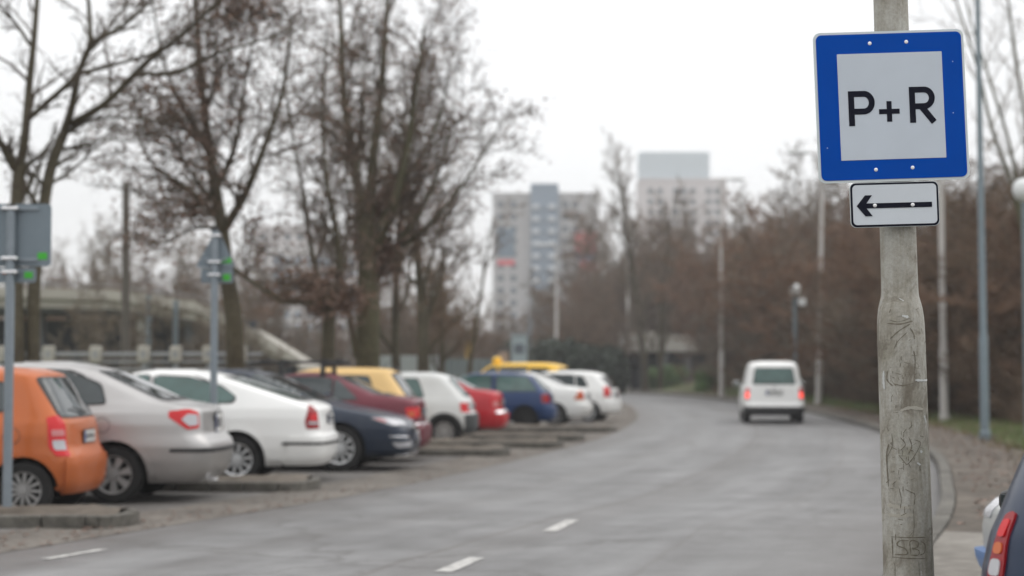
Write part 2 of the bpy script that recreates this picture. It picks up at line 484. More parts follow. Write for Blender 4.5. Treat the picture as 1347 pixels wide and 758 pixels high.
        if sp.get('wiper') and end == 'rear':
            pts = [ef(-.02 + .36 * k / 6, z0 + .015 + .055 * k / 6) for k in range(7)]
            MB().tube([q + n * .03 - Vector((x0, 0, 0)) for q, n in pts], [.012, .011, .010, .009, .008, .008, .007], 6).build('wiper', M['black'], fr)
    # --- lamps
    for (end, nm, poly, mk, inner) in sp['lamps']:
        for sg in (1, -1):
            cn = B.corner(end, sg)
            if isinstance(mk, tuple): mk2 = mk[0] if sg > 0 else mk[1]
            else: mk2 = mk
            seal = S(nm, poly, cn, .010, M[mk2], rnd=.025)
            for (ip, ik) in inner: S('lens', ip, cn, .0135, M[ik], seal, rnd=.015, skirt=.003)
    # --- bumpers and trim around the ends: strips in (d, z) on both corners plus the end face
    for (end, nm, z0_, z1_, ext, mk, off) in sp.get('bands', []):
        m = pm if mk == 'paint' else M.get(mk) or P[mk]
        if z0_ < sp['wr'] + ar + .02:
            ext = min(ext, (sp['wx_r'] if end == 'rear' else L - sp['wx_f']) - ar - .16)
        ringi = lambda z: min(range(len(B.zs)), key=lambda k: abs(B.zs[k] - z))
        # walk along the whole end from one side to the other
        cnp, cnn = B.corner(end, 1), B.corner(end, -1)
        i = ringi((z0_ + z1_) / 2); rg = B.rings[i]; h = len(rg) // 2 + 1
        k0 = 11 if end == 'rear' else h - 1 - 11
        half = rg[:h]; seq = half[:k0 + 1] if end == 'rear' else half[k0:]
        reach = sum((Vector(a) - Vector(b)).length for a, b in zip(seq, seq[1:]))
        def mp(u, z, cnp=cnp, cnn=cnn, reach=reach):
            return cnp(reach * -1 + u, z) if u >= 0 else cnn(-reach - u, z)
        S(nm, [(-reach - ext, z0_), (reach + ext, z0_), (reach + ext, z1_), (-reach - ext, z1_)], mp, off, m, rnd=.03, grid=.05)
    # --- plates
    for (end, z, wdt, hgt) in sp.get('plates', []):
        ef = B.endface(end); q, n = ef(0, z); sgx = -1 if end == 'rear' else 1
        fr = MB().box((q.x - x0 + sgx * .012, 0, z), (.008, wdt + .03, hgt + .03), bev=.002).build('number_plate', M['black'], root)
        MB().box((q.x - x0 + sgx * .0175, 0, z), (.004, wdt, hgt)).build('plate_face', M['plate'], fr)
        # registration characters read only as dark marks at this distance
        mk = MB()
        for k in range(6):
            yy = -wdt * .34 + wdt * .78 * k / 5.6
            mk.box((q.x - x0 + sgx * .0203, yy * (1 if sgx > 0 else -1), z), (.003, wdt * .075, hgt * .55))
        mk.build('plate_marks', M['plate_ink'], fr)
        MB().box((q.x - x0 + sgx * .0201, -wdt * .46 * (1 if sgx > 0 else -1), z), (.003, wdt * .07, hgt)).build('plate_band', M['plate_blue'], fr)
    wheels(root, sp, x0)
    for fn in sp.get('extra', []): fn(root, B, x0, pm)
    B.bm.free()
    return root
def place_car(o, sp, px, s, theta, end='rear', nose=False):
    """put the near corner (side meets end) at picture column px for a ground scale of s px/m; theta turns that end toward the camera"""
    Y = F_PX / s; X = (px - CX) / s
    n = Vector((math.cos(theta), -math.sin(theta), 0))          # outward normal of the end that faces the road
    side = Vector((-n.y * -1, -n.x, 0)); side = Vector((-math.sin(theta), -math.cos(theta), 0))  # toward the camera
    corner = Vector((X, Y, 0))
    centre = corner - n * (sp['L'] / 2 - .1) - side * (sp['W'] / 2 - .05)
    o.location = centre
    fwd = n if nose else -n
    o.rotation_euler = (0, 0, math.atan2(fwd.y, fwd.x))
# ------------------------------------------------------------------ car specs (x=0 at the rear bumper, metres)
def mid_front(L, H, belt, cowl=1.0, hz=.72):
    return [(.2, L-.10), (.3, L-.01), (.5, L), (hz-.06, L-.03), (hz, L-.12), (hz+.08, L-.40), (belt-.02, L-cowl+.12), (belt+.03, L-cowl), (H-.10, L-cowl-.72), (H-.04, L-cowl-.92), (H-.012, L-cowl-1.15), (H, L-cowl-1.45)]
C = {}
L, H = 3.5, 1.48
C['orange'] = dict(L=L, W=1.6, H=H, belt=.93, zb=.22, paint='orange', wr=.275, wx_r=.52, wx_f=2.88, spokes=12, wmat='hubcap', wstyle='thin',
  rear=[(.22,.08),(.30,.02),(.55,0),(.62,.03),(.68,.07),(.93,.10),(1.0,.14),(1.36,.36),(1.42,.42),(H-.012,.62),(H,.95)], front=mid_front(L,H,.93,.85),
  rw=(.99,1.36,.60,.50), fw=(1.0,1.36,.62,.50), wiper=True, glass='glass',
  win=[[(1.02,.99),(1.88,.97),(1.82,1.36),(1.10,1.34)],[(1.95,.97),(2.72,.97),(2.1,1.36),(1.90,1.36)],[(.72,1.06),(.93,1.02),(1.0,1.33),(.72,1.31)]],
  doors=[[(.80,.62),(1.0,.32),(1.92,.32),(1.92,.94),(1.86,1.40),(1.06,1.38),(.98,1.0)],[(1.93,.32),(2.72,.32),(2.80,.92),(2.16,1.40),(1.88,1.40)]],
  mirror=2.62, lamps=[('rear','tail_light',[(-.06,.60),(.10,.60),(.13,.70),(.12,.98),(-.02,1.0),(-.07,.9)],'red_lens',[([(-.045,.66),(.08,.66),(.09,.76),(-.045,.76)],'clear_lens'),([(-.045,.80),(.09,.80),(.09,.86),(-.045,.86)],'pink_lens')]),
   ('front','headlight',[(-.30,.62),(.10,.66),(.26,.80),(.05,.80),(-.25,.74)],'clear_lens',[])],
  bands=[('rear','bumper',.24,.585,.32,'paint',.022),('front','bumper',.24,.52,.3,'paint',.02)], plates=[('rear',.78,.42,.11),('front',.42,.42,.1)])
L, H = 4.49, 1.545
C['silver'] = dict(L=L, W=1.73, H=H, belt=.98, zb=.22, paint='silver', wr=.315, wx_r=1.08, wx_f=3.60, spokes=7, wmat='hubcap', wstyle='fat', arch=.06,
  rear=[(.22,.16),(.34,.06),(.60,0),(.68,.03),(.74,.10),(1.02,.13),(1.06,.20),(1.09,.42),(1.11,.55),(1.42,1.22),(1.48,1.42),(H-.012,1.7),(H,2.1)], front=mid_front(L,H,.98,1.05,.78),
  rw=(1.13,1.42,.58,.50), fw=(1.06,1.42,.66,.54), glass='glass',
  win=[[(1.19,1.09),(2.22,1.04),(2.20,1.45),(1.62,1.42),(1.27,1.28)],[(2.30,1.03),(3.20,1.02),(2.66,1.42),(2.28,1.44)]],
  doors=[[(1.42,.70),(1.56,.32),(2.24,.32),(2.26,1.0),(2.22,1.48),(1.60,1.455),(1.42,1.38)],[(2.27,.32),(3.10,.32),(3.28,.98),(2.68,1.47),(2.25,1.48)]],
  mirror=3.05, lamps=[('rear','tail_light',[(-.06,.82),(.09,.80),(.29,.94),(.28,1.0),(.06,1.02),(-.06,.99)],'red_lens',[([(-.04,.85),(.07,.84),(.15,.91),(.08,.97),(-.04,.96)],'clear_lens')]),
   ('front','headlight',[(-.30,.66),(.14,.70),(.36,.88),(.05,.84),(-.25,.76)],'clear_lens',[])],
  bands=[('rear','bumper',.26,.60,.42,'paint',.02),('rear','rubbing_strip',.56,.60,.38,'black',.028),('front','bumper',.26,.56,.3,'paint',.02)], plates=[('rear',.86,.30,.20),('front',.42,.5,.11)])
L, H = 4.57, 1.46
C['skoda'] = dict(L=L, W=1.77, H=H, belt=.96, zb=.22, paint='white', wr=.315, wx_r=1.15, wx_f=3.66, spokes=10, wmat='alloy', wstyle='thin', arch=.055,
  rear=[(.22,.12),(.34,.03),(.58,0),(.64,.05),(.96,.09),(1.0,.14),(1.04,.28),(1.06,.36),(1.36,1.30),(1.41,1.52),(H-.012,1.8),(H,2.2)], front=mid_front(L,H,.96,1.05,.74),
  rw=(1.07,1.35,.60,.50), fw=(1.04,1.36,.66,.52), glass='glass_green',
  win=[[(1.22,1.04),(2.26,1.02),(2.24,1.37),(1.78,1.35),(1.40,1.24),(1.18,1.12)],[(2.34,1.02),(3.26,1.02),(2.72,1.36),(2.32,1.38)]],
  doors=[[(1.50,.70),(1.62,.32),(2.27,.32),(2.29,1.0),(2.26,1.40),(1.70,1.38),(1.30,1.2)],[(2.30,.32),(3.12,.32),(3.34,.96),(2.74,1.40),(2.28,1.41)]],
  mirror=3.12, lamps=[('rear','tail_light',[(-.08,.70),(.12,.70),(.13,.80),(.06,.97),(-.02,1.0),(-.08,.9)],'dark_red_lens',[([(-.06,.80),(.06,.80),(.06,.88),(-.06,.90)],'red_lens'),([(-.06,.76),(.09,.76),(.09,.79),(-.06,.79)],'clear_lens')]),
   ('front','headlight',[(-.32,.64),(.12,.66),(.30,.80),(.05,.78),(-.28,.73)],'clear_lens',[])],
  bands=[('rear','bumper',.25,.60,.40,'paint',.02),('rear','rubbing_strip',.50,.535,.48,'black',.028),('rear','bumper_skirt',.20,.27,.40,'black',.01),('front','bumper',.26,.54,.3,'paint',.02)], plates=[('rear',.82,.50,.11),('front',.42,.5,.11)])
L, H = 4.75, 1.47
C['navy'] = dict(L=L, W=1.84, H=H, belt=.96, zb=.2, paint='navy', wr=.335, wx_r=1.0, wx_f=3.74, spokes=10, wmat='alloy', wstyle='thin', arch=.045,
  rear=[(.2,.1),(.34,0),(.60,0),(.96,.10),(1.0,.16),(1.04,.4),(1.38,1.25),(H-.012,1.7),(H,2.1)],
  front=[(.2, L-.06),(.3, L+.0),(.45, L),(.62, L-.05),(.70, L-.12),(.76, L-.22),(.84, L-.50),(.93, L-1.0),(.98, L-1.2),(1.39, L-2.15),(H-.04,L-2.3),(H-.012,L-2.55),(H,L-2.65)],
  rw=(1.04,1.36,.6,.5), fw=(1.02,1.36,.70,.54), glass='glass',
  win=[[(1.30,1.04),(2.36,1.02),(2.34,1.38),(1.70,1.35)],[(2.44,1.02),(3.40,1.02),(2.80,1.36),(2.42,1.39)]],
  doors=[[(1.42,.66),(1.52,.32),(2.38,.32),(2.40,1.0),(2.36,1.41),(1.66,1.38),(1.32,1.1)],[(2.41,.32),(3.35,.32),(3.48,.96),(2.82,1.40),(2.38,1.42)]],
  mirror=3.22, lamps=[('rear','tail_light',[(-.2,.76),(.16,.74),(.24,.9),(-.2,.92)],'red_lens',[]),
   ('front','headlight',[(-.40,.655),(.10,.66),(.24,.745),(.21,.775),(.0,.765),(-.36,.71)],'clear_lens',[([(.12,.70),(.21,.75),(.19,.768),(.10,.745)],'pink_lens')]),
   ('front','fog_light',[(-.30,.36),(.10,.34),(.18,.42),(-.28,.43)],'clear_lens',[]),('front','chrome_blade',[(-.30,.47),(.20,.50),(.20,.515),(-.30,.50)],'chrome',[])],
  bands=[('front','grille',.40,.58,-.62,'black',.012),('front','grille_bar',.60,.635,-.55,'chrome',.014),('front','bumper_lip',.215,.25,.1,'chrome',.02),('rear','bumper',.25,.56,.3,'paint',.02)], plates=[('front',.50,.50,.11),('rear',.8,.5,.11)])
L, H = 4.25, 1.42
C['maroon'] = dict(L=L, W=1.68, H=H, belt=.93, zb=.22, paint='maroon', wr=.295, wx_r=.92, wx_f=3.38, spokes=9, wmat='hubcap', arch=.05,
  rear=[(.22,.08),(.34,.0),(.56,0),(.60,.06),(.94,.08),(1.0,.12),(1.03,.35),(1.05,.66),(1.34,1.28),(1.38,1.46),(H-.012,1.65),(H,1.9)], front=mid_front(L,H,.93,1.05,.72),
  rw=(1.07,1.33,.58,.50), fw=(1.0,1.34,.62,.50), glass='glass',
  win=[[(1.04,1.0),(1.42,.99),(1.41,1.30),(1.36,1.29)],[(1.48,.99),(2.28,.98),(2.26,1.34),(1.48,1.32)],[(2.35,.98),(3.05,.98),(2.6,1.33),(2.33,1.34)]],
  doors=[[(1.30,.64),(1.42,.32),(2.30,.32),(2.31,.95),(2.30,1.37),(1.45,1.35),(1.44,1.04)],[(2.32,.32),(3.0,.32),(3.1,.94),(2.62,1.36),(2.31,1.37)]],
  mirror=2.95, lamps=[('rear','tail_light',[(-.30,.72),(.10,.70),(.14,.86),(-.30,.88)],'red_lens',[([(-.02,.73),(.09,.73),(.09,.80),(-.02,.80)],'orange_lens'),([(-.28,.74),(-.20,.74),(-.20,.84),(-.28,.84)],'orange_lens')]),
   ('front','headlight',[(-.30,.62),(.12,.64),(.14,.76),(-.30,.75)],'clear_lens',[])],
  bands=[('rear','bumper',.26,.60,.36,'paint',.03),('rear','bumper_trim',.585,.605,.34,'chrome',.034),('front','bumper',.26,.52,.3,'paint',.03)], plates=[('rear',.80,.5,.11)])
L, H = 3.85, 1.50
C['yellow'] = dict(L=L, W=1.65, H=H, belt=.95, zb=.22, paint='yellow', wr=.29, wx_r=.66, wx_f=3.1, spokes=8, wmat='hubcap',
  rear=[(.22,.08),(.34,0),(.60,0),(.66,.05),(.95,.10),(1.40,.40),(1.44,.38),(H-.012,.62),(H,1.0)], front=mid_front(L,H,.95,.9),
  rw=(1.0,1.38,.58,.48), fw=(1.02,1.38,.62,.5), wiper=True, glass='glass',
  win=[[(.72,1.02),(1.7,1.0),(1.68,1.36),(.86,1.34)],[(1.78,1.0),(2.74,1.0),(2.2,1.37),(1.76,1.38)]],
  doors=[[(1.74,.32),(2.78,.32),(2.86,.94),(2.26,1.41),(1.72,1.41)]], mirror=2.7,
  lamps=[('rear','tail_light',[(-.06,.62),(.1,.62),(.12,.92),(-.04,.95)],'red_lens',[]),('front','headlight',[(-.3,.62),(.12,.66),(.2,.8),(-.2,.76)],'clear_lens',[])],
  bands=[('rear','bumper',.26,.58,.3,'paint',.02),('front','bumper',.26,.52,.3,'paint',.02),('rear','spoiler',1.425,1.46,-.35,'black',.05)], plates=[('rear',.8,.4,.11)])
L, H = 3.6, 1.42
C['whiteold'] = dict(L=L, W=1.58, H=H, belt=.88, zb=.22, paint='white2', wr=.275, wx_r=.58, wx_f=3.0, spokes=8, wmat='hubcap', wstyle='fat', arch_clad=True, clad=True, arch=.045,
  rear=[(.22,.08),(.32,.0),(.60,0),(.64,.05),(.86,.09),(.92,.13),(1.32,.50),(1.36,.58),(H-.012,.8),(H,1.15)], front=mid_front(L,H,.88,.9,.68),
  rw=(.95,1.28,.56,.46), fw=(.96,1.30,.58,.48), wiper=True, glass='glass_green', roofw=.80,
  win=[[(.98,.94),(1.72,.92),(1.68,1.29),(1.12,1.28)],[(1.80,.92),(2.62,.92),(2.1,1.30),(1.76,1.30)]],
  doors=[[(1.76,.32),(2.62,.32),(2.70,.88),(2.16,1.33),(1.73,1.33)]], mirror=2.55, black_mirror=True, black_handles=True,
  lamps=[('rear','tail_light',[(-.16,.64),(.12,.64),(.12,.82),(-.16,.82)],'red_lens',[([(-.14,.66),(-.06,.66),(-.06,.80),(-.14,.80)],'clear_lens')]),('front','headlight',[(-.3,.58),(.1,.58),(.1,.7),(-.3,.7)],'clear_lens',[])],
  bands=[('rear','bumper',.24,.60,.24,'cladding',.03),('front','bumper',.24,.52,.4,'cladding',.03)], plates=[('rear',.74,.4,.11)],
  strip=(1.0,2.6,.42,.50))
L, H = 4.3, 1.40
C['red'] = dict(L=L, W=1.68, H=H, belt=.90, zb=.22, paint='red', wr=.285, wx_r=.90, wx_f=3.4, spokes=8, wmat='hubcap',
  rear=[(.22,.10),(.34,.02),(.50,0),(.56,.02),(.60,.10),(.92,.12),(.99,.16),(1.02,.34),(1.04,.62),(1.32,1.15),(H-.012,1.6),(H,2.0)], front=mid_front(L,H,.90,1.05,.70),
  rw=(1.06,1.32,.58,.48), fw=(.98,1.32,.62,.50), glass='glass',
  win=[[(1.26,.98),(2.1,.96),(2.08,1.30),(1.64,1.28)],[(2.18,.96),(3.0,.96),(2.5,1.30),(2.15,1.31)]],
  doors=[[(1.2,.64),(1.36,.32),(2.12,.32),(2.12,.94),(2.1,1.34),(1.6,1.32),(1.2,1.02)],[(2.14,.32),(2.95,.32),(3.06,.92),(2.52,1.34),(2.11,1.35)]], mirror=2.9,
  lamps=[('rear','tail_light',[(-.30,.66),(.11,.66),(.12,.84),(-.30,.84)],'red_lens',[([(-.10,.68),(.06,.68),(.06,.80),(-.10,.80)],'pink_lens'),([(-.26,.70),(-.16,.70),(-.16,.80),(-.26,.80)],'orange_lens')]),('front','headlight',[(-.3,.6),(.12,.62),(.14,.72),(-.3,.72)],'clear_lens',[])],
  bands=[('rear','bumper',.25,.55,.38,'paint',.035),('rear','bumper_trim',.53,.575,.1,'chrome',.04),('front','bumper',.26,.52,.3,'paint',.03)], plates=[('rear',.76,.5,.11)])
L, H = 4.05, 1.41
C['blue'] = dict(L=L, W=1.69, H=H, belt=.90, zb=.22, paint='blue', wr=.285, wx_r=.70, wx_f=3.22, spokes=8, wmat='steel_dark', clad=True,
  rear=[(.22,.08),(.32,.0),(.55,0),(.60,.05),(.88,.10),(.93,.14),(1.28,.46),(1.33,.56),(H-.012,.85),(H,1.4)], front=mid_front(L,H,.90,1.0,.70),
  rw=(.96,1.27,.58,.48), fw=(.98,1.30,.62,.50), wiper=True, glass='glass_green', roofw=.78,
  win=[[(.40,.95),(1.40,.94),(1.38,1.31),(.66,1.29)],[(1.54,.94),(2.7,.94),(2.26,1.31),(1.52,1.32)]],
  doors=[[(1.45,.32),(2.80,.32),(2.90,.90),(2.36,1.35),(1.45,1.35)]], mirror=2.76,
  lamps=[('rear','tail_light',[(-.14,.66),(.14,.66),(.12,.86),(-.14,.88)],'dark_red_lens',[([(-.12,.68),(-.04,.68),(-.04,.80),(-.12,.80)],'red_lens')]),('front','headlight',[(-.3,.6),(.12,.62),(.16,.74),(-.3,.72)],'clear_lens',[])],
  bands=[('rear','bumper',.25,.56,.36,'paint',.03),('front','bumper',.26,.52,.3,'paint',.03)], plates=[('rear',.76,.5,.11)])
C['saloon_white'] = dict(C['red'], L=4.35, paint='white', wmat='hubcap', bow=.1,
  rear=[(.22,.14),(.36,.04),(.54,0),(.60,.06),(.90,.10),(.97,.15),(1.0,.34),(1.03,.62),(1.32,1.25),(1.36,1.45),(H-.012,1.7),(H,2.0)],
  lamps=[('rear','tail_light',[(-.10,.68),(.22,.68),(.06,.92),(-.08,.90)],'orange_lens',[([(-.08,.74),(.02,.74),(-.01,.86),(-.07,.86)],'red_lens')]),('front','headlight',[(-.3,.6),(.12,.62),(.14,.72),(-.3,.72)],'clear_lens',[])],
  bands=[('rear','bumper',.25,.56,.38,'paint',.03),('front','bumper',.26,.52,.3,'paint',.03)])
C['hatch_white'] = dict(C['blue'], paint='white', wmat='alloy', H=1.44, clad=False, wx_r=.70, glass='glass',
  rear=[(.22,.08),(.32,.0),(.55,0),(.62,.04),(.92,.08),(.98,.12),(1.32,.42),(1.37,.52),(1.44-.012,.85),(1.44,1.3)], front=mid_front(4.05,1.44,.90,1.0,.70),
  win=[[(.74,1.0),(1.05,.97),(1.10,1.30),(.92,1.27)],[(1.12,.97),(1.90,.95),(1.88,1.33),(1.18,1.31)],[(1.98,.95),(2.84,.95),(2.32,1.33),(1.96,1.34)]],
  doors=[[(1.0,.6),(1.2,.32),(1.92,.32),(1.92,1.36),(1.12,1.34)],[(1.94,.32),(2.86,.32),(2.94,.90),(2.38,1.37),(1.93,1.37)]],
  lamps=[('rear','tail_light',[(-.12,.70),(.14,.70),(.12,.98),(-.08,.98)],'red_lens',[([(-.09,.72),(.02,.72),(.02,.78),(-.09,.78)],'clear_lens')]),('front','headlight',[(-.3,.6),(.12,.62),(.16,.74),(-.3,.72)],'clear_lens',[])],
  bands=[('rear','bumper',.25,.58,.32,'paint',.02),('front','bumper',.26,.52,.3,'paint',.02)])
L, H = 4.2, 1.69
C['taxi'] = dict(L=L, W=1.75, H=H, belt=.98, zb=.22, paint='taxi', wr=.3, wx_r=.8, wx_f=3.35, spokes=8, wmat='hubcap',
  rear=[(.22,.08),(.32,0),(.6,0),(.66,.04),(1.0,.07),(1.56,.22),(1.61,.30),(H-.012,.65),(H,1.0)], front=mid_front(L,H,.98,.95,.78),
  rw=(1.05,1.5,.6,.5), fw=(1.08,1.52,.62,.52), glass='glass',
  win=[[(.5,1.05),(1.1,1.05),(1.1,1.52),(.55,1.5)],[(1.2,1.05),(2.1,1.05),(2.05,1.54),(1.2,1.54)],[(2.2,1.05),(3.0,1.05),(2.4,1.54),(2.15,1.55)]],
  doors=[[(1.15,.32),(2.14,.32),(2.12,1.6),(1.15,1.6)],[(2.16,.32),(3.0,.32),(3.1,1.0),(2.5,1.58),(2.14,1.6)]], mirror=3.0,
  lamps=[('rear','tail_light',[(-.1,.7),(.1,.7),(.1,1.1),(-.08,1.1)],'red_lens',[]),('front','headlight',[(-.3,.66),(.12,.7),(.2,.84),(-.2,.8)],'clear_lens',[])],
  bands=[('rear','bumper',.25,.58,.32,'paint',.02),('front','bumper',.26,.52,.3,'paint',.02)], plates=[('rear',.8,.5,.11)])
L, H = 4.25, 1.70
C['van'] = dict(L=L, W=1.68, H=H, belt=.98, zb=.22, paint='white', wr=.29, wx_r=.8, wx_f=3.45, spokes=8, wmat='hubcap', roofw=.80, bow=.05, clad=True,
  rear=[(.22,.06),(.32,0),(.5,0),(.56,.05),(1.0,.08),(1.56,.17),(1.62,.22),(H-.012,.42),(H,.8)], front=mid_front(L,H,.98,.95,.78),
  rw=(1.08,1.50,.56,.48), fw=(1.08,1.52,.62,.52), wiper=True, glass='glass_green',
  win=[[(2.3,1.05),(3.1,1.05),(2.5,1.54),(2.25,1.55)]],
  doors=[[(2.25,.32),(3.1,.32),(3.2,1.0),(2.6,1.6),(2.22,1.62)],[(1.1,.32),(2.2,.32),(2.2,1.6),(1.1,1.6)]], mirror=3.05,
  lamps=[('rear','tail_light',[(-.07,.66),(.07,.66),(.07,.96),(-.05,.97)],'red_lens',[([(-.055,.70),(.05,.70),(.05,.84),(-.055,.84)],('lit_red'))]),('front','headlight',[(-.3,.66),(.12,.7),(.2,.84),(-.2,.8)],'clear_lens',[])],
  bands=[('rear','bumper',.24,.46,.40,'black',.035),('front','bumper',.26,.52,.3,'black',.03)], plates=[('rear',.84,.42,.11)])
L, H = 3.75, 1.44
C['darkblue'] = dict(L=L, W=1.62, H=H, belt=.94, zb=.22, paint='darkblue', wr=.28, wx_r=.66, wx_f=3.08, spokes=9, wmat='hubcap', bow=.05, roofw=.78,
  rear=[(.22,.08),(.32,0),(.50,0),(.56,.03),(.78,.04),(.96,.06),(1.06,.11),(1.16,.21),(1.26,.34),(1.34,.48),(1.38,.58),(H-.012,.8),(H,1.2)], front=mid_front(L,H,.90,.95,.70),
  rw=(.98,1.30,.60,.48), fw=(.98,1.30,.60,.48), wiper=True, glass='glass', taper_r=.03,
  win=[[(.78,.95),(1.7,.94),(1.68,1.30),(1.05,1.28)],[(1.80,.94),(2.66,.94),(2.15,1.30),(1.76,1.31)]],
  doors=[[(1.74,.32),(2.68,.32),(2.76,.90),(2.2,1.34),(1.72,1.34)]], mirror=2.2, mirror_s=.6, mirror_dz=-.13, black_mirror=True,
  lamps=[('rear','tail_light',[(-.012,.80),(.060,.80),(.060,.99),(.035,1.01),(.012,1.005)],'dark_red_lens',
     [([(.016,.93),(.05,.93),(.05,.98),(.022,.985)],'red_lens'),([(.010,.88),(.05,.88),(.05,.915),(.015,.915)],'orange_lens'),([(-.0,.815),(.05,.815),(.05,.865),(.008,.865)],'clear_lens')]),
     ('front','headlight',[(-.3,.6),(.12,.62),(.16,.74),(-.3,.72)],'clear_lens',[])],
  bands=[('rear','bumper',.25,.52,.30,'paint',.03),('front','bumper',.26,.52,.3,'paint',.03)], plates=[('rear',.68,.5,.11)])
C['oldsilver'] = dict(C['whiteold'], no_mirror=True, paint='oldsilver', arch_clad=False, clad=False, glass='glass', strip=None, wiper=False,
  lamps=[('front','headlight',[(-.34,.56),(-.02,.56),(-.02,.70),(-.34,.70)],'clear_lens',[]),('front','indicator',[(-.01,.45),(.09,.45),(.09,.55),(-.01,.55)],'orange_lens',[]),('rear','tail_light',[(-.2,.64),(.1,.64),(.1,.8),(-.2,.8)],'red_lens',[])],
  bands=[('front','bumper',.22,.37,.34,'paleblue',.06),('rear','bumper',.28,.46,.3,'paleblue',.06)])
C['nearwhite'] = dict(C['hatch_white'], wmat='hubcap')
# extras
def roof_rack(root, B, x0, pm):
    H = B.H; rk = empty('roof_rack', (0, 0, 0)); rk.parent = root
    for x in (1.62, 2.28):
        MB().box((x - x0, 0, H + .11), (.05, 1.22, .03), bev=.008).build('crossbar', M['black'], rk)
        for sg in (1, -1): MB().box((x - x0, sg * .58, H + .03), (.09, .07, .17), taper=.6).build('rack_foot', M['black'], rk)
    for sg in (.42, .10):
        mb = MB().tube([(1.25 - x0, sg, H + .15), (1.6 - x0, sg, H + .16), (2.3 - x0, sg, H + .16), (2.8 - x0, sg, H + .145)], .026, 8)
        for x in (1.4, 1.62, 2.28, 2.6): mb.box((x - x0, sg, H + .165), (.09, .07, .075))
        mb.build('bike_rail', M['black'], rk)
def emblem(z, end='rear'):
    def f(root, B, x0, pm):
        q, n = B.endface(end)(0, z)
        b = MB().lathe([(.001, .0), (.03, 0), (.036, -.004), (.036, -.012)], 'X', 14, (q.x - x0 + (-.016 if end == 'rear' else .016), 0, z))
        b.build('badge', M['chrome'], root)
    return f
def aerial(x, z):
    def f(root, B, x0, pm):
        MB().tube([(x - x0, 0, z), (x - x0 - .25, 0, z + .22)], [.008, .003], 6).build('aerial', M['black'], root)
    return f
def taxi_globe(root, B, x0, pm):
    mb = MB(); mb.lathe([(.001, .24), (.08, .23), (.135, .18), (.155, .11), (.14, .04), (.10, .0)], 'Z', 18, (2.35 - x0, 0, B.H - .06))
    mb.build('roof_lamp', P['taxi'], root, True)
def exhaust(root, B, x0, pm):
    MB().tube([(.02 - x0, .42, .24), (.35 - x0, .42, .25)], .026, 10).build('exhaust_pipe', M['chrome'], root)
def tail_trunk_line(z):
    def f(root, B, x0, pm):
        pass
    return f
C['silver']['flap'] = C['orange']['flap'] = True
C['silver']['extra'] = [emblem(1.0), exhaust]
C['skoda']['extra'] = [emblem(.93)]
C['maroon']['extra'] = [roof_rack]
C['navy']['extra'] = [emblem(.68, 'front')]
C['van']['extra'] = [emblem(.97)]
C['orange']['extra'] = [aerial(1.0, 1.46)]
C['yellow']['extra'] = [aerial(.7, 1.48)]
C['taxi']['extra'] = [taxi_globe]
row = 'cars parked side by side along the left of the road'
cars = [
 ('orange', 'parked_car', 'orange hatchback cut by the left picture edge, behind the nearest kerb island', 90, 134, 0.5, False),
 ('silver', 'parked_car', 'silver-beige saloon with red and white tail lights, parked beside the orange hatchback', 269, 121, 1.5, False),
 ('skoda', 'parked_car', 'white liftback with dark red tail light and black bumper strip, beside the silver saloon', 420, 103, 1.5, False),
 ('navy', 'parked_car', 'dark navy car parked nose to the road, the only one showing its headlight', 530, 92, 4, True),
 ('maroon', 'parked_car', 'maroon saloon with a black roof rack, behind the navy car', 549, 84, 3, False),
 ('yellow', 'parked_car', 'straw yellow hatchback mostly hidden between the maroon saloon and the white hatchback', 540, 76, 3, False),
 ('whiteold', 'parked_car', 'old white hatchback with dark grey lower cladding, in front of the red saloon', 617, 68, 3, False),
 ('red', 'parked_car', 'bright red saloon poking out behind the old white hatchback', 658, 62, 4, False),
 ('blue', 'parked_car', 'blue three door hatchback with green tinted windows and black wheels', 722, 54, 6, False),
 ('saloon_white', 'parked_car', 'white saloon with orange triangular tail light, between the blue and the farthest white car', 769, 50, 9, False),
 ('hatch_white', 'parked_car', 'white hatchback farthest along the row, at the bend of the kerb', 802, 46.5, 14, False),
]
car_objs = {}
for (k, nm, lab, px, s, th, nose) in cars:
    o = make_car(nm, C[k], lab, row); place_car(o, C[k], px, s, R(th), nose=nose); car_objs[k] = o
o = make_car('taxi', C['taxi'], 'bright yellow tall car whose roof and round roof lamp show above the white saloon', None, 'taxi')
place_car(o, C['taxi'], 738, 44.2, R(17))
o = make_car('delivery_van', C['van'], 'small white van with lit brake lights driving away along the road', None, 'van')
vg = ground_at(1029, 558); o.location = (vg.x, vg.y + C['van']['L'] / 2, .008); o.rotation_euler = (0, 0, R(90 - 5.5))
# near cars at the right edge
o = make_car('parked_car', C['darkblue'], 'dark blue car cut by the right picture edge, tail light beside the striped pole', None)
del o['label']; o['label'] = 'dark blue hatchback cut by the right picture edge, close to the concrete pole'
hd = R(69); sp = C['darkblue']; fwd = Vector((math.cos(hd), math.sin(hd), 0)); lft = Vector((-fwd.y, fwd.x, 0))
cor = Vector((1.40, 5.32, 0)); o.location = cor + fwd * (sp['L'] / 2 - .08) - lft * (sp['W'] / 2 - .03); o.rotation_euler = (0, 0, hd)
o = make_car('parked_car', C['oldsilver'], 'old silver car with a pale blue bumper, mostly hidden beyond the dark blue hatchback', None)
sp = C['oldsilver']; hd = R(183)
o.location = Vector((2.85 + sp['L'] / 2, 9.45 + sp['W'] / 2, 0)); o.rotation_euler = (0, 0, hd)
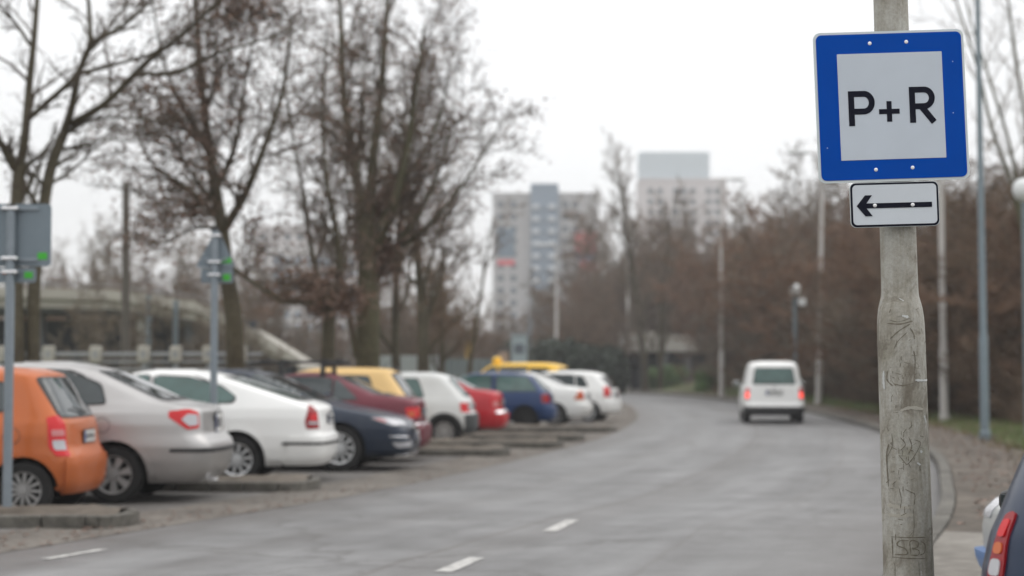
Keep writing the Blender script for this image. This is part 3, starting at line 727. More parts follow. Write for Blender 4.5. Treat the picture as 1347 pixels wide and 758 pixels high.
# ------------------------------------------------------------------ ground materials
def ground_mat(name, stops, s1, s2, bump=.5, rough=.9, s3=120, det=10):
    m, N, L, b = new_mat(name)
    tc = N.new('ShaderNodeTexCoord')
    n1 = noise(N, L, tc.outputs['Object'], s1, det, .62, .3); n2 = noise(N, L, tc.outputs['Object'], s2, 6, .6); n3 = noise(N, L, tc.outputs['Object'], s3, 3, .6)
    r = ramp(N, stops)
    mm = N.new('ShaderNodeMath'); mm.operation = 'MULTIPLY_ADD'; L.new(n2.outputs['Fac'], mm.inputs[0]); mm.inputs[1].default_value = .5
    hm = N.new('ShaderNodeMath'); hm.operation = 'MULTIPLY'; L.new(n1.outputs['Fac'], hm.inputs[0]); hm.inputs[1].default_value = .5
    L.new(hm.outputs[0], mm.inputs[2]); L.new(mm.outputs[0], r.inputs['Fac'])
    g = N.new('ShaderNodeMapRange'); L.new(n3.outputs['Fac'], g.inputs['Value']); g.inputs['From Min'].default_value = .3; g.inputs['From Max'].default_value = .7
    g.inputs['To Min'].default_value = .72; g.inputs['To Max'].default_value = 1.25
    c = N.new('ShaderNodeMix'); c.data_type = 'RGBA'; c.blend_type = 'MULTIPLY'; c.inputs['Factor'].default_value = 1
    L.new(r.outputs['Color'], c.inputs['A']); L.new(g.outputs['Result'], c.inputs['B']); L.new(c.outputs['Result'], b.inputs['Base Color'])
    b.inputs['Roughness'].default_value = rough
    bp = N.new('ShaderNodeBump'); bp.inputs['Strength'].default_value = bump; bp.inputs['Distance'].default_value = .03
    L.new(n2.outputs['Fac'], bp.inputs['Height']); L.new(bp.outputs['Normal'], b.inputs['Normal'])
    return m
M['ground'] = ground_mat('worn_ground', [(.35, (.10, .085, .06)), (.5, (.15, .125, .095)), (.62, (.12, .12, .06)), (.75, (.19, .165, .13))], .25, 3.0)
M['parking'] = ground_mat('parking_asphalt', [(.36, (.08, .074, .070)), (.5, (.125, .116, .108)), (.66, (.165, .155, .145))], .5, 5.0, .25)
M['setts'] = ground_mat('gutter_setts', [(.38, (.07, .06, .05)), (.5, (.125, .11, .094)), (.62, (.18, .162, .14))], 1.2, 9.0, .6)
M['dirt'] = ground_mat('trodden_dirt', [(.36, (.035, .026, .018)), (.47, (.07, .056, .042)), (.57, (.115, .095, .075)), (.68, (.18, .152, .125))], .7, 4.0, .8)
M['verge'] = ground_mat('verge_turf', [(.34, (.075, .055, .034)), (.45, (.11, .09, .048)), (.53, (.075, .11, .03)), (.70, (.10, .17, .035))], .45, 3.0, .8)
M['pave'] = ground_mat('pavement_concrete', [(.38, (.12, .108, .092)), (.5, (.175, .16, .14)), (.62, (.23, .215, .19))], .6, 6.0, .3)
M['kerb'] = ground_mat('kerb_stone', [(.36, (.05, .047, .04)), (.5, (.10, .093, .08)), (.66, (.17, .16, .14))], 1.5, 9.0, .5)
def road_material():
    m, N, L, b = new_mat('road_asphalt')
    tc = N.new('ShaderNodeTexCoord'); uv = tc.outputs['UV']; ob = tc.outputs['Object']
    sx = N.new('ShaderNodeSeparateXYZ'); L.new(uv, sx.inputs[0])
    # u in metres across from the left edge, v metres along
    big = noise(N, L, ob, .16, 8, .62, .6); med = noise(N, L, ob, 1.1, 8, .65, .4); fine = noise(N, L, ob, 140, 3, .7)
    mp = N.new('ShaderNodeMapping'); L.new(uv, mp.inputs['Vector']); mp.inputs['Scale'].default_value = (1.0, .05, 1)
    strk = noise(N, L, mp.outputs['Vector'], 1.6, 6, .6)
    wav = noise(N, L, ob, .35, 4, .5)
    def band(center, width, amt, wob=.5):
        a = N.new('ShaderNodeMath'); a.operation = 'MULTIPLY_ADD'; L.new(wav.outputs['Fac'], a.inputs[0]); a.inputs[1].default_value = wob; L.new(sx.outputs['X'], a.inputs[2])
        s = N.new('ShaderNodeMath'); s.operation = 'SUBTRACT'; L.new(a.outputs[0], s.inputs[0]); s.inputs[1].default_value = center + wob / 2
        ab = N.new('ShaderNodeMath'); ab.operation = 'ABSOLUTE'; L.new(s.outputs[0], ab.inputs[0])
        r = N.new('ShaderNodeMapRange'); r.interpolation_type = 'SMOOTHSTEP'; L.new(ab.outputs[0], r.inputs['Value'])
        r.inputs['From Min'].default_value = 0; r.inputs['From Max'].default_value = width; r.inputs['To Min'].default_value = amt; r.inputs['To Max'].default_value = 0
        return r.outputs['Result']
    r = ramp(N, [(.38, (.070, .067, .065)), (.5, (.140, .138, .138)), (.61, (.215, .214, .214))])
    s = N.new('ShaderNodeMath'); s.operation = 'MULTIPLY_ADD'; L.new(med.outputs['Fac'], s.inputs[0]); s.inputs[1].default_value = .35
    s2 = N.new('ShaderNodeMath'); s2.operation = 'MULTIPLY_ADD'; L.new(big.outputs['Fac'], s2.inputs[0]); s2.inputs[1].default_value = .4
    s3 = N.new('ShaderNodeMath'); s3.operation = 'MULTIPLY'; L.new(strk.outputs['Fac'], s3.inputs[0]); s3.inputs[1].default_value = .25
    L.new(s3.outputs[0], s2.inputs[2]); L.new(s2.outputs[0], s.inputs[2]); L.new(s.outputs[0], r.inputs['Fac'])
    c = r.outputs['Color']
    tot = None
    for (cen, w, amt, wob) in ((3.30, .09, .62, .3), (3.55, .55, .30, .7), (1.75, .45, .20, .8), (5.1, .07, .40, .6), (5.3, .5, .16, .8), (0.0, 1.3, .55, .6), (7.0, 1.9, .55, .9)):
        x = band(cen, w, amt, wob)
        if tot is None: tot = x
        else:
            a = N.new('ShaderNodeMath'); a.operation = 'MAXIMUM'; L.new(tot, a.inputs[0]); L.new(x, a.inputs[1]); tot = a.outputs[0]
    c = mixc(N, L, tot, c, (.085, .075, .068))
    # cracks
    vo = N.new('ShaderNodeTexVoronoi'); vo.feature = 'DISTANCE_TO_EDGE'; vo.inputs['Scale'].default_value = .22
    wv = N.new('ShaderNodeVectorMath'); wv.operation = 'MULTIPLY_ADD'; L.new(med.outputs['Color'], wv.inputs[0]); wv.inputs[1].default_value = (1.6, 1.6, 0); L.new(ob, wv.inputs[2]); L.new(wv.outputs[0], vo.inputs['Vector'])
    cr = N.new('ShaderNodeMapRange'); L.new(vo.outputs['Distance'], cr.inputs['Value']); cr.inputs['From Max'].default_value = .012; cr.inputs['To Min'].default_value = .55; cr.inputs['To Max'].default_value = 0
    c = mixc(N, L, cr.outputs['Result'], c, (.06, .055, .05))
    g = N.new('ShaderNodeMapRange'); L.new(fine.outputs['Fac'], g.inputs['Value']); g.inputs['From Min'].default_value = .3; g.inputs['From Max'].default_value = .7; g.inputs['To Min'].default_value = .78; g.inputs['To Max'].default_value = 1.2
    c = mixc(N, L, 1.0, c, g.outputs['Result'], 'MULTIPLY')
    L.new(c, b.inputs['Base Color'])
    rr = N.new('ShaderNodeMapRange'); L.new(big.outputs['Fac'], rr.inputs['Value']); rr.inputs['To Min'].default_value = .45; rr.inputs['To Max'].default_value = .72
    L.new(rr.outputs['Result'], b.inputs['Roughness'])
    bp = N.new('ShaderNodeBump'); bp.inputs['Strength'].default_value = .25; bp.inputs['Distance'].default_value = .008; L.new(fine.outputs['Fac'], bp.inputs['Height']); L.new(bp.outputs['Normal'], b.inputs['Normal'])
    return m
M['road'] = road_material()
def catmull(pts, n=8):
    P_ = [Vector(p) for p in pts]; P_ = [P_[0] * 2 - P_[1]] + P_ + [P_[-1] * 2 - P_[-2]]; out = []
    for i in range(1, len(P_) - 2):
        a, b, c, d = P_[i-1:i+3]
        for k in range(n):
            t = k / n; out.append(.5 * ((2*b) + (c-a)*t + (2*a-5*b+4*c-d)*t*t + (3*b-a-3*c+d)*t**3))
    out.append(P_[-2]); return out
Ledge = catmull([(-9.5, -6), (-7.2, 3), (-5.2, 10), (-4.04, 13.8), (-3.2, 16.2), (-1.6, 21.1), (.35, 29.5), (2.2, 39.4), (3.7, 52), (4.5, 64), (4.9, 76), (4.3, 92), (1.5, 112), (-4, 132), (-14, 155), (-34, 180), (-70, 205)])
Redge = catmull([(-3.2, -8), (-1.0, 1), (1.3, 8), (2.9, 13), (3.95, 16.4), (5.0, 20.5), (6.9, 29.0), (8.4, 39.4), (9.6, 52), (10.4, 66), (10.5, 80), (9.9, 98), (7.2, 120), (1.6, 141), (-8.5, 166), (-29, 192), (-66, 218)])
def strip(name, A, B_, z, m, nx=6, kind='structure', uvm=True, zf=None):
    V, Fc, UV = [], [], []; acc = 0
    for i, (a, b) in enumerate(zip(A, B_)):
        if i: acc += ((A[i] + B_[i]) / 2 - (A[i-1] + B_[i-1]) / 2).length
        for k in range(nx + 1):
            p = a + (b - a) * (k / nx); V.append((p.x, p.y, z + (zf(p, k / nx) if zf else 0))); UV.append(((b - a).length * k / nx, acc))
    w = nx + 1
    for i in range(len(A) - 1):
        for k in range(nx): Fc.append((i*w+k, i*w+k+1, (i+1)*w+k+1, (i+1)*w+k))
    o = link(name, V, Fc, m)
    ul = o.data.uv_layers.new(name='UVMap')
    for l in o.data.loops: ul.data[l.index].uv = UV[l.vertex_index]
    if kind: tag(o, kind=kind)
    return o
def offset(path, d):
    out = []
    for i, p in enumerate(path):
        t = (path[min(i+1, len(path)-1)] - path[max(i-1, 0)]).normalized(); out.append(p + Vector((t.y, -t.x)) * d)
    return out
g = link('ground', [(-1100, -300, -.02), (1100, -300, -.02), (1100, 1500, -.02), (-1100, 1500, -.02)], [(0, 1, 2, 3)], M['ground']); tag(g, kind='structure')
strip('road', Ledge, Redge, .004, M['road'])
# gutter of setts between the road and the bays, then the bays
G1 = offset(Ledge, -1.05)
n_b = 100
strip('gutter', G1, Ledge, .008, M['setts'], 4, zf=lambda p, t: -.012 * math.sin(math.pi * t))
Pk = offset(Ledge, -9.5)
strip('parking_lot', Pk[:n_b], G1[:n_b], .0, M['parking'], 6)
far_v = offset(Ledge, -30)
# lane dashes and the short edge line, worn paint
def worn_paint():
    m, N, L, b = new_mat('worn_road_paint'); tc = N.new('ShaderNodeTexCoord')
    n = noise(N, L, tc.outputs['Object'], 14, 8, .7); r = ramp(N, [(.40, (.22, .215, .205)), (.52, (.46, .45, .43)), (.8, (.55, .54, .52))]); L.new(n.outputs['Fac'], r.inputs['Fac']); L.new(r.outputs['Color'], b.inputs['Base Color']); b.inputs['Roughness'].default_value = .7
    return m
M['linepaint'] = worn_paint()
def dash(p0, p1, w, rag=.01):
    a, b = ground_at(*p0), ground_at(*p1); d = (b - a); l = d.length; d.normalize(); s = Vector((d.y, -d.x, 0)) * w / 2
    n = 12; V, Fc = [], []
    for k in range(n + 1):
        c = a + d * l * k / n
        for sg in (-1, 1): q = c + s * sg * (1 + random.uniform(-.08, .08)); V.append((q.x, q.y, .010))
    for k in range(n): Fc.append((2*k, 2*k+1, 2*k+3, 2*k+2))
    return V, Fc
dashes = [((583, 754), (627, 735)), ((722, 700.5), (754, 685))]
V, Fc = [], []
def add(vf):
    n = len(V); V.extend(vf[0]); Fc.extend([tuple(i + n for i in f) for f in vf[1]])
for a, b in dashes: add(dash(a, b, .13))
c1, c2 = ground_at(583, 754), ground_at(627, 735); c3 = ground_at(722, 700.5); stepv = c3 - c1
for k in (1, 2):
    p = c1 - stepv * k; q = c2 - stepv * k
    n = len(V); d = (q - p).normalized(); s = Vector((d.y, -d.x, 0)) * .065
    V += [tuple(Vector((x.x, x.y, .010))) for x in (p - s, p + s, q + s, q - s)]; Fc.append((n, n+1, n+2, n+3))
o = link('lane_marking', V, Fc, M['linepaint']); tag(o, kind='structure')
vf = dash((60, 737), (136, 724), .09); o = link('edge_marking', vf[0], vf[1], M['linepaint']); tag(o, kind='structure')
# right-hand verge: dirt, turf; kerb; pavement
V0 = offset(Redge, .16); V1 = offset(Redge, 1.6); V2 = offset(Redge, 5.5); V3 = offset(Redge, 40)
i0 = min(range(len(Redge)), key=lambda k: abs(Redge[k].y - 14.6)); ie = 96
def lump(p, t):
    e = min(1, min(t, 1 - t) * 8 + .0)
    return .10 + (.16 * (mnoise.fractal(Vector((p.x * .8, p.y * .8, 0)), 1, 2, 5)) + .05) * e
V2 = [offset(Redge, 6.5 - 4.7 * min(1, max(0, (q.y - 25) / 6)))[i] for i, q in enumerate(Redge)]
strip('dirt_verge', V0[i0:ie], V2[i0:ie], .0, M['dirt'], 26, zf=lambda p, t: .10 + (.07 * mnoise.fractal(Vector((p.x * .9, p.y * .7, 0)), 1, 2, 5) + .06 * mnoise.noise(Vector((p.x * .35, p.y * .3, 3)))) * min(1, t * 8))
def turf_z(p, t):
    k = min(1, max(0, (p.y - 72) / 22)); q = min(1, t * 7); q = q * q * (3 - 2 * q)
    return .11 + .08 * mnoise.fractal(Vector((p.x * .4, p.y * .4, 5)), 1, 2, 5) + .2 * t + 1.1 * k * q
VG = [offset(Redge, 5.6 - 4.0 * min(1, max(0, (q.y - 25) / 6)))[i] for i, q in enumerate(Redge)]
strip('grass_verge', VG[i0 + 4:ie], V3[i0 + 4:ie], .0, M['verge'], 40, zf=turf_z)
strip('pavement', offset(Redge, .16)[:i0 + 1], offset(Redge, 14)[:i0 + 1], .10, M['pave'], 6)
# kerb stones, one mesh per run with a step between stones modelled
def kerb(name, path, w=.15, h=.12, L_=1.0, m=None):
    mb = MB(); acc = 0; i = 0; pts = path; cur = pts[0]; seg = []
    res = [pts[0]]; d = 0
    for a, b in zip(pts, pts[1:]):
        l = (b - a).length; t = 0
        while d + (l - t) >= L_:
            t += L_ - d; d = 0; res.append(a + (b - a) * (t / l))
        d += l - t
    for a, b in zip(res, res[1:]):
        c = (a + b) / 2; mb.box((c.x, c.y, h / 2 + random.uniform(-.006, .006)), ((b - a).length - .012, w, h), math.atan2((b - a).y, (b - a).x) + random.uniform(-.006, .006), bev=.015)
    return mb.build(name, m or M['kerb'], smooth=False)
o = kerb('kerb', offset(Redge, .075)[8:ie]); tag(o, kind='structure')
# far left verge beyond the bays
strip('left_verge', offset(Ledge, -60), [p for p in Pk], .0, M['verge'], 20, zf=lambda p, t: .02 + .05 * mnoise.fractal(Vector((p.x * .3, p.y * .3, 1)), 1, 2, 4) * min(1, (1 - t) * 10))
# ------------------------------------------------------------------ kerbed islands between bays
def island(px_r, py_near, length, depth, idx, theta=R(3)):
    p = ground_at(px_r, py_near); root = empty('kerb_island', (p.x, p.y, 0), -theta + math.pi)   # local +x runs away from the road
    hw = depth / 2
    outl = []                                # rounded nose at the road end
    n = 10
    for k in range(n + 1):
        a = -math.pi / 2 + math.pi * k / n; outl.append((-math.cos(a) * hw * .55 + hw * .55, math.sin(a) * hw - hw))
    # stones
    pts = [(length, 0)] + [(x, y) for x, y in reversed(outl)] + [(length, -2 * hw)]
    pts = [Vector((x, y)) for x, y in pts]
    mb = MB(); d = []
    for a, b in zip(pts, pts[1:]):
        l = (b - a).length; m_ = max(1, int(round(l / .42)))
        for k in range(m_):
            p0, p1 = a + (b - a) * k / m_, a + (b - a) * (k + 1) / m_; c = (p0 + p1) / 2
            mb.box((c.x, c.y, .055 + random.uniform(-.008, .008)), ((p1 - p0).length + .0 - (.014 if m_ > 1 else -.02), .13, .125), math.atan2((b-a).y, (b-a).x) + random.uniform(-.02, .02), bev=.014)
    mb.build('kerb_stones', M['kerb'], root)
    # soil top
    Vv, Ff = [], []; nx, ny = int(length / .16), 7
    for i in range(nx + 1):
        x = .05 + (length - .1) * i / nx
        half = hw * (1 if x > hw * .55 else math.sqrt(max(.02, 1 - ((hw*.55 - x) / (hw * .55)) ** 2))) + .0
        for j in range(ny + 1):
            y = -hw + half * (2 * j / ny - 1)
            e = min(1, min(j, ny - j) / 2)
            Vv.append((x, y, .098 + e * (.055 + .05 * mnoise.noise(Vector((x * 3, y * 3, idx))))))
    for i in range(nx):
        for j in range(ny): Ff.append((i*(ny+1)+j, (i+1)*(ny+1)+j, (i+1)*(ny+1)+j+1, i*(ny+1)+j+1))
    link('soil', Vv, Ff, M['dirt'], root, True)
    return root
isl = [(152, 695, 5.2, .95, 'kerb island nearest the camera with a road sign post standing in it'),
       (402, 647.5, 5.2, 1.2, 'soil filled kerb island between the silver saloon and the white liftback'),
       (664, 600.5, 4.6, 1.1, 'kerb island in front of the old white hatchback wheel'),
       (736, 590, 4.6, 1.0, 'kerb island between the red saloon and the blue hatchback, nearer of two'),
       (765, 580.5, 4.6, 1.0, 'kerb island just in front of the blue hatchback wheels'),
       (808, 569, 4.6, 1.1, 'farthest kerb island, below the white hatchback at the bend')]
for i, (a, b, c, d, lab) in enumerate(isl):
    r_ = island(a, b, c, d, i); tag(r_, lab, 'kerb island', 'kerb islands between the parking bays')
# ------------------------------------------------------------------ main sign pole
def pole_mat():
    m, N, L, b = new_mat('pole_concrete'); tc = N.new('ShaderNodeTexCoord'); ob = tc.outputs['Object']
    mp = N.new('ShaderNodeMapping'); L.new(ob, mp.inputs['Vector']); mp.inputs['Scale'].default_value = (9, 9, 1.3)
    st = noise(N, L, mp.outputs['Vector'], 2.2, 8, .7, .4); bl = noise(N, L, ob, 5.5, 9, .68, .8); fn = noise(N, L, ob, 90, 4, .7)
    gr = noise(N, L, ob, 3.1, 4, .5, .3)
    r = ramp(N, [(.36, (.17, .152, .118)), (.45, (.265, .248, .205)), (.54, (.345, .333, .295)), (.64, (.43, .425, .39))])
    s = N.new('ShaderNodeMath'); s.operation = 'MULTIPLY_ADD'; L.new(st.outputs['Fac'], s.inputs[0]); s.inputs[1].default_value = .5
    h = N.new('ShaderNodeMath'); h.operation = 'MULTIPLY'; L.new(bl.outputs['Fac'], h.inputs[0]); h.inputs[1].default_value = .5
    L.new(h.outputs[0], s.inputs[2]); L.new(s.outputs[0], r.inputs['Fac'])
    g2 = ramp(N, [(.60, (0, 0, 0)), (.72, (.6, .6, .6))]); L.new(gr.outputs['Fac'], g2.inputs['Fac'])
    c = mixc(N, L, g2.outputs['Color'], r.outputs['Color'], (.15, .155, .08))
    d2 = ramp(N, [(.36, (.85, .85, .85)), (.46, (0, 0, 0))]); L.new(bl.outputs['Fac'], d2.inputs['Fac'])
    c = mixc(N, L, d2.outputs['Color'], c, (.15, .13, .10))
    g = N.new('ShaderNodeMapRange'); L.new(fn.outputs['Fac'], g.inputs['Value']); g.inputs['From Min'].default_value = .3; g.inputs['From Max'].default_value = .7; g.inputs['To Min'].default_value = .82; g.inputs['To Max'].default_value = 1.15
    c = mixc(N, L, 1.0, c, g.outputs['Result'], 'MULTIPLY'); L.new(c, b.inputs['Base Color']); b.inputs['Roughness'].default_value = .62
    bp = N.new('ShaderNodeBump'); bp.inputs['Strength'].default_value = .45; bp.inputs['Distance'].default_value = .006; L.new(bl.outputs['Fac'], bp.inputs['Height']); L.new(bp.outputs['Normal'], b.inputs['Normal'])
    return m
M['pole'] = pole_mat()
PD = 7.0
sg_x = lambda px: (px - CX) / 328.0
def pole_c(z):      # leaning centre line, from the picture columns at three rows
    y = HOR - (z - EYE) * 328; px = 1171.5 + (y / 758) * 24
    return at(px, y, PD)
base = pole_c(-.05)
root = empty('lamp_pole', (base.x, base.y, 0)); tag(root, 'scratched grey concrete pole, thick below and thinner above, carrying the blue parking sign', 'pole')
V, Fc = [], []; seg = 40
zs = []; z = -.05
prof = [(-.05, .102), (.4, .1), (.9, .098), (1.3, .095), (1.55, .0945), (1.62, .0935), (1.66, .091), (1.69, .087), (1.715, .081), (1.735, .0755), (1.755, .0735), (1.80, .0725), (2.3, .0705), (3.0, .068), (4.5, .062), (6.6, .055)]
zz = sorted(set([p[0] for p in prof] + [-.05 + .06 * k for k in range(50)] + [3 + .3 * k for k in range(13)]))
for z in zz:
    c = pole_c(z) - Vector((base.x, base.y, 0)); r_ = lerp_list(prof, z)
    for j in range(seg):
        t = 2 * math.pi * j / seg
        rr = r_ * (1 + .006 * mnoise.noise(Vector((math.cos(t) * 1.5, math.sin(t) * 1.5, z * 4))))
        V.append((c.x + rr * math.cos(t), c.y + rr * math.sin(t), z))
for i in range(len(zz) - 1):
    for j in range(seg): a, b = i * seg + j, i * seg + (j + 1) % seg; Fc.append((a, b, b + seg, a + seg))
Fc.append(tuple(range((len(zz)-1)*seg, len(zz)*seg)))
link('shaft', V, Fc, M['pole'], root, True)
def on_pole(px, py, off=.0008):
    """a point on the pole's skin seen at that picture place"""
    r = ray(px, py); o = Vector((0, 0, EYE))
    for _ in range(1): pass
    Yc = PD; p = None
    z = at(px, py, PD).z; c = pole_c(z); rad = lerp_list(prof, z)
    dx = at(px, py, PD).x - c.x; dx = max(-rad * .995, min(rad * .995, dx))
    n = Vector((dx, -math.sqrt(rad * rad - dx * dx), 0)).normalized()
    return c + n * (rad + off) - Vector((base.x, base.y, 0)), n
M['scratch'] = simple('pole_scratch', (.15, .132, .10), .8, var=.5, scale=60)
M['tape'] = simple('tape_remnant', (.36, .34, .29), .5, var=.2, scale=50)
M['tape_light'] = simple('tape_light', (.50, .51, .50), .4, var=.2, scale=50)
def skin_line(mb, pts, w, off=.0011):
    P_ = catmull([Vector(p) for p in pts], 6) if len(pts) > 2 else [Vector(p) for p in pts]
    if len(pts) == 2: a, b = P_; P_ = [a + (b - a) * k / 8 for k in range(9)]
    n0 = len(mb.v)
    for i, p in enumerate(P_):
        t = (P_[min(i+1, len(P_)-1)] - P_[max(i-1, 0)]).normalized(); s = Vector((t.y, -t.x)) * w * .5 * random.uniform(.45, 1.15) * (1 if 0 < i < len(P_)-1 else .4)
        for q in (p + s, p - s): mb.v.append(on_pole(q.x, q.y, off)[0])
    for i in range(len(P_) - 1): mb.f.append((n0+2*i, n0+2*i+1, n0+2*i+3, n0+2*i+2))
for pts, w in [([(1163, 426), (1178, 427), (1194, 423)], 2.6), ([(1166, 446), (1176, 436), (1190, 427)], 2.6), ([(1170, 460), (1175, 449), (1186, 438)], 1.6), ([(1190, 432), (1195, 440), (1196, 447)], 2.2), ([(1195, 462), (1197, 474), (1196, 485)], 2.4), ([(1165, 422), (1176, 424), (1192, 419)], 1.3),
               ([(1196, 485), (1195.5, 498)], 1.2), ([(1163, 488), (1163, 500), (1169, 508)], 2.0), ([(1170, 505), (1182, 507), (1198, 503)], 1.8), ([(1165, 584), (1163, 600), (1165, 640)], 1.8), ([(1168, 570), (1169, 585), (1164, 600)], 1.2),
               ([(1176, 598), (1182, 606), (1186, 610), (1192, 604), (1200, 592)], 1.7), ([(1178, 575), (1184, 584), (1178, 592)], 1.5), ([(1188, 574), (1192, 586), (1188, 596)], 1.5), ([(1196, 578), (1204, 582), (1199, 594)], 1.3), ([(1184, 643), (1190, 646), (1196, 650), (1195, 664)], 1.5),
               ([(1176, 640), (1179, 655), (1178, 668)], 1.2), ([(1194, 668), (1195, 690), (1193, 706)], 1.2), ([(1168, 706), (1211, 706)], 1.8), ([(1169, 733), (1210, 734)], 1.8), ([(1169, 706), (1170, 733)], 1.6), ([(1188, 710), (1177, 711), (1175, 717), (1184, 721), (1186, 728), (1172, 729)], 2.4),
               ([(1191, 728), (1190, 711), (1200, 712), (1199, 719), (1192, 720), (1201, 723), (1200, 729), (1190, 729)], 2.2), ([(1204, 711), (1210, 716), (1209, 726), (1203, 729)], 2.0), ([(1172, 740), (1173, 758)], 1.0), ([(1201, 738), (1202, 757)], 1.0), ([(1212, 452), (1214, 449)], 2.0), ([(1214, 463), (1216, 470)], 1.3), ([(1213, 540), (1215, 552)], 1.4)]:
    sc = MB(); skin_line(sc, pts, w * .8); sc.build('scratch_mark', M['scratch'], root)
sc = MB()
for k in range(110):
    x = random.gauss(1184, 14); y = random.choice((random.uniform(400, 758), random.gauss(600, 30), random.gauss(490, 20))); a = random.uniform(0, 6.28) if random.random() < .6 else math.pi / 2; l = random.uniform(2, 9)
    skin_line(sc, [(x, y), (x + l * math.cos(a), y + l * math.sin(a))], random.uniform(.4, 1.1))
tag(sc.build('fine_scratches', M['scratch'], root), kind='stuff')
tp = MB()
for pts, w in [([(1164, 664), (1180, 667), (1194, 666)], 6), ([(1164, 677), (1176, 678), (1194, 676)], 6), ([(1178, 540), (1190, 536), (1208, 538)], 5)]: skin_line(tp, pts, w, .0010)
tp.build('tape_remnant', M['tape'], root)
tl = MB()
for pts, w in [([(1197, 500), (1208, 500.5), (1217, 500)], 3.2), ([(1159.5, 488), (1159.5, 500), (1160.3, 512)], 2.2), ([(1204, 592), (1206, 595)], 3.5), ([(1199, 608), (1204, 611)], 3), ([(1180, 416), (1188, 418)], 3.5), ([(1210, 546), (1213, 556)], 2), ([(1204, 750), (1205, 756)], 1.6), ([(1177, 393), (1183, 397)], 1.5)]: skin_line(tl, pts, w, .0014)
tl.build('tape_scrap', M['tape_light'], root)
# bands holding the sign
for hy in (60, 218, 262, 285):
    z = at(1178, hy, PD).z; c = pole_c(z) - Vector((base.x, base.y, 0)); rr = lerp_list(prof, z)
    MB().lathe([(rr + .001, -.012), (rr + .004, -.012), (rr + .004, .012), (rr + .001, .012)], 'Z', 28, c).build('clamp_band', M['chrome'], root)
# ------------------------------------------------------------------ signs on the pole
def sign_m(name, c, rough=.35):
    m = simple(name, c, rough, var=.10, scale=5, spec=.05, bump=.03); return m
M['sblue'] = sign_m('sign_blue', (.0004, .062, .37)); M['swhite'] = sign_m('sign_white', (.52, .57, .63)); M['sedge'] = sign_m('sign_edge_white', (.60, .65, .66)); M['sblack'] = sign_m('sign_black', (.010, .011, .02)); M['alu'] = simple('sign_back_grey', (.17, .21, .24), .45, .3)
M['bolt'] = simple('bolt_head', (.80, .80, .80), .3, .3)
def rrect(w, h, r, n=6, c=(0, 0)):
    out = []
    for (cx, cz, a0) in ((w/2-r, h/2-r, 0), (-w/2+r, h/2-r, 90), (-w/2+r, -h/2+r, 180), (w/2-r, -h/2+r, 270)):
        for k in range(n + 1): a = R(a0 + 90 * k / n); out.append((c[0] + cx + r * math.cos(a), c[1] + cz + r * math.sin(a)))
    return out
def stroke2d(pts, w):
    """outline of a constant width stroke (mitre joins)"""
    P_ = [Vector(p) for p in pts]; Lf, Rt = [], []
    for i, p in enumerate(P_):
        a = (P_[i] - P_[i-1]).normalized() if i else None; b = (P_[i+1] - P_[i]).normalized() if i < len(P_) - 1 else None
        if a is None: t = b; s = 1
        elif b is None: t = a; s = 1
        else: t = (a + b).normalized(); s = 1 / max(.5, t.dot(b))
        n = Vector((-t.y, t.x)) * w / 2 * s; Lf.append(tuple(p + n)); Rt.append(tuple(p - n))
    return Lf, Rt
def stroke(mb, pts, w, y0, y1):
    Lf, Rt = stroke2d(pts, w); k = len(Lf); n = len(mb.v)
    for i in range(k):
        for (a, b) in (Lf[i], Rt[i]):
            mb.v.append(Vector((a, y0, b))); mb.v.append(Vector((a, y1, b)))
    for i in range(k - 1):
        q = n + 4 * i
        mb.f += [(q, q+2, q+6, q+4), (q+1, q+5, q+7, q+3), (q, q+4, q+5, q+1), (q+2, q+3, q+7, q+6)]
    mb.f += [(n, n+1, n+3, n+2), (n+4*(k-1), n+4*(k-1)+2, n+4*(k-1)+3, n+4*(k-1)+1)]
sc0 = at(1172.3, 139.7, PD - .105)
sign = empty('parking_sign', sc0); sign.rotation_euler = (R(0), R(-1.95), R(1.2)); tag(sign, 'square blue and white P+R sign high on the concrete pole', 'road sign')
MB().prism(rrect(.600, .600, .028), 'Y', -.002, .006).build('sign_edge', M['sedge'], sign)
MB().prism(rrect(.580, .580, .022), 'Y', -.0045, -.0015).build('blue_border', M['sblue'], sign)
MB().prism(rrect(.418, .424, .002), 'Y', -.0065, -.004).build('white_panel', M['swhite'], sign)
u = 1 / 328.
# P
W_ = .0235
def letter(name, fn):
    mb = MB(); fn(mb); return mb.build(name, M['sblack'], sign)
def arcpts(cx, cz, rx, rz, a0, a1, n=16): return [(cx + rx * math.cos(R(a0 + (a1 - a0) * k / n)), cz + rz * math.sin(R(a0 + (a1 - a0) * k / n))) for k in range(n + 1)]
def LP(mb):
    x0, z0, z1 = -.160, -.076, .063
    stroke(mb, [(x0, z0), (x0, z1 )], W_, -.0078, -.0063)
    zt = z1 - W_ / 2; zm = z1 - .082
    stroke(mb, [(x0 + W_/2, zt), (x0 + .050, zt)] + arcpts(x0 + .050, (zt + zm) / 2, .0315, (zt - zm) / 2, 80, -80) + [(x0 + .050, zm), (x0 + W_/2, zm)], W_, -.0079, -.0063)
def LR(mb):
    x0, z0, z1 = .083, -.070, .073
    stroke(mb, [(x0, z0), (x0, z1)], W_, -.0078, -.0063)
    zt = z1 - W_ / 2; zm = z1 - .078
    stroke(mb, [(x0 + W_/2, zt), (x0 + .047, zt)] + arcpts(x0 + .047, (zt + zm) / 2, .0315, (zt - zm) / 2, 80, -80) + [(x0 + .047, zm), (x0 + W_/2, zm)], W_, -.0079, -.0063)
    stroke(mb, [(x0 + .038, zm - .004), (x0 + .084, z0 + .0005)], W_ * 1.03, -.0080, -.0063)
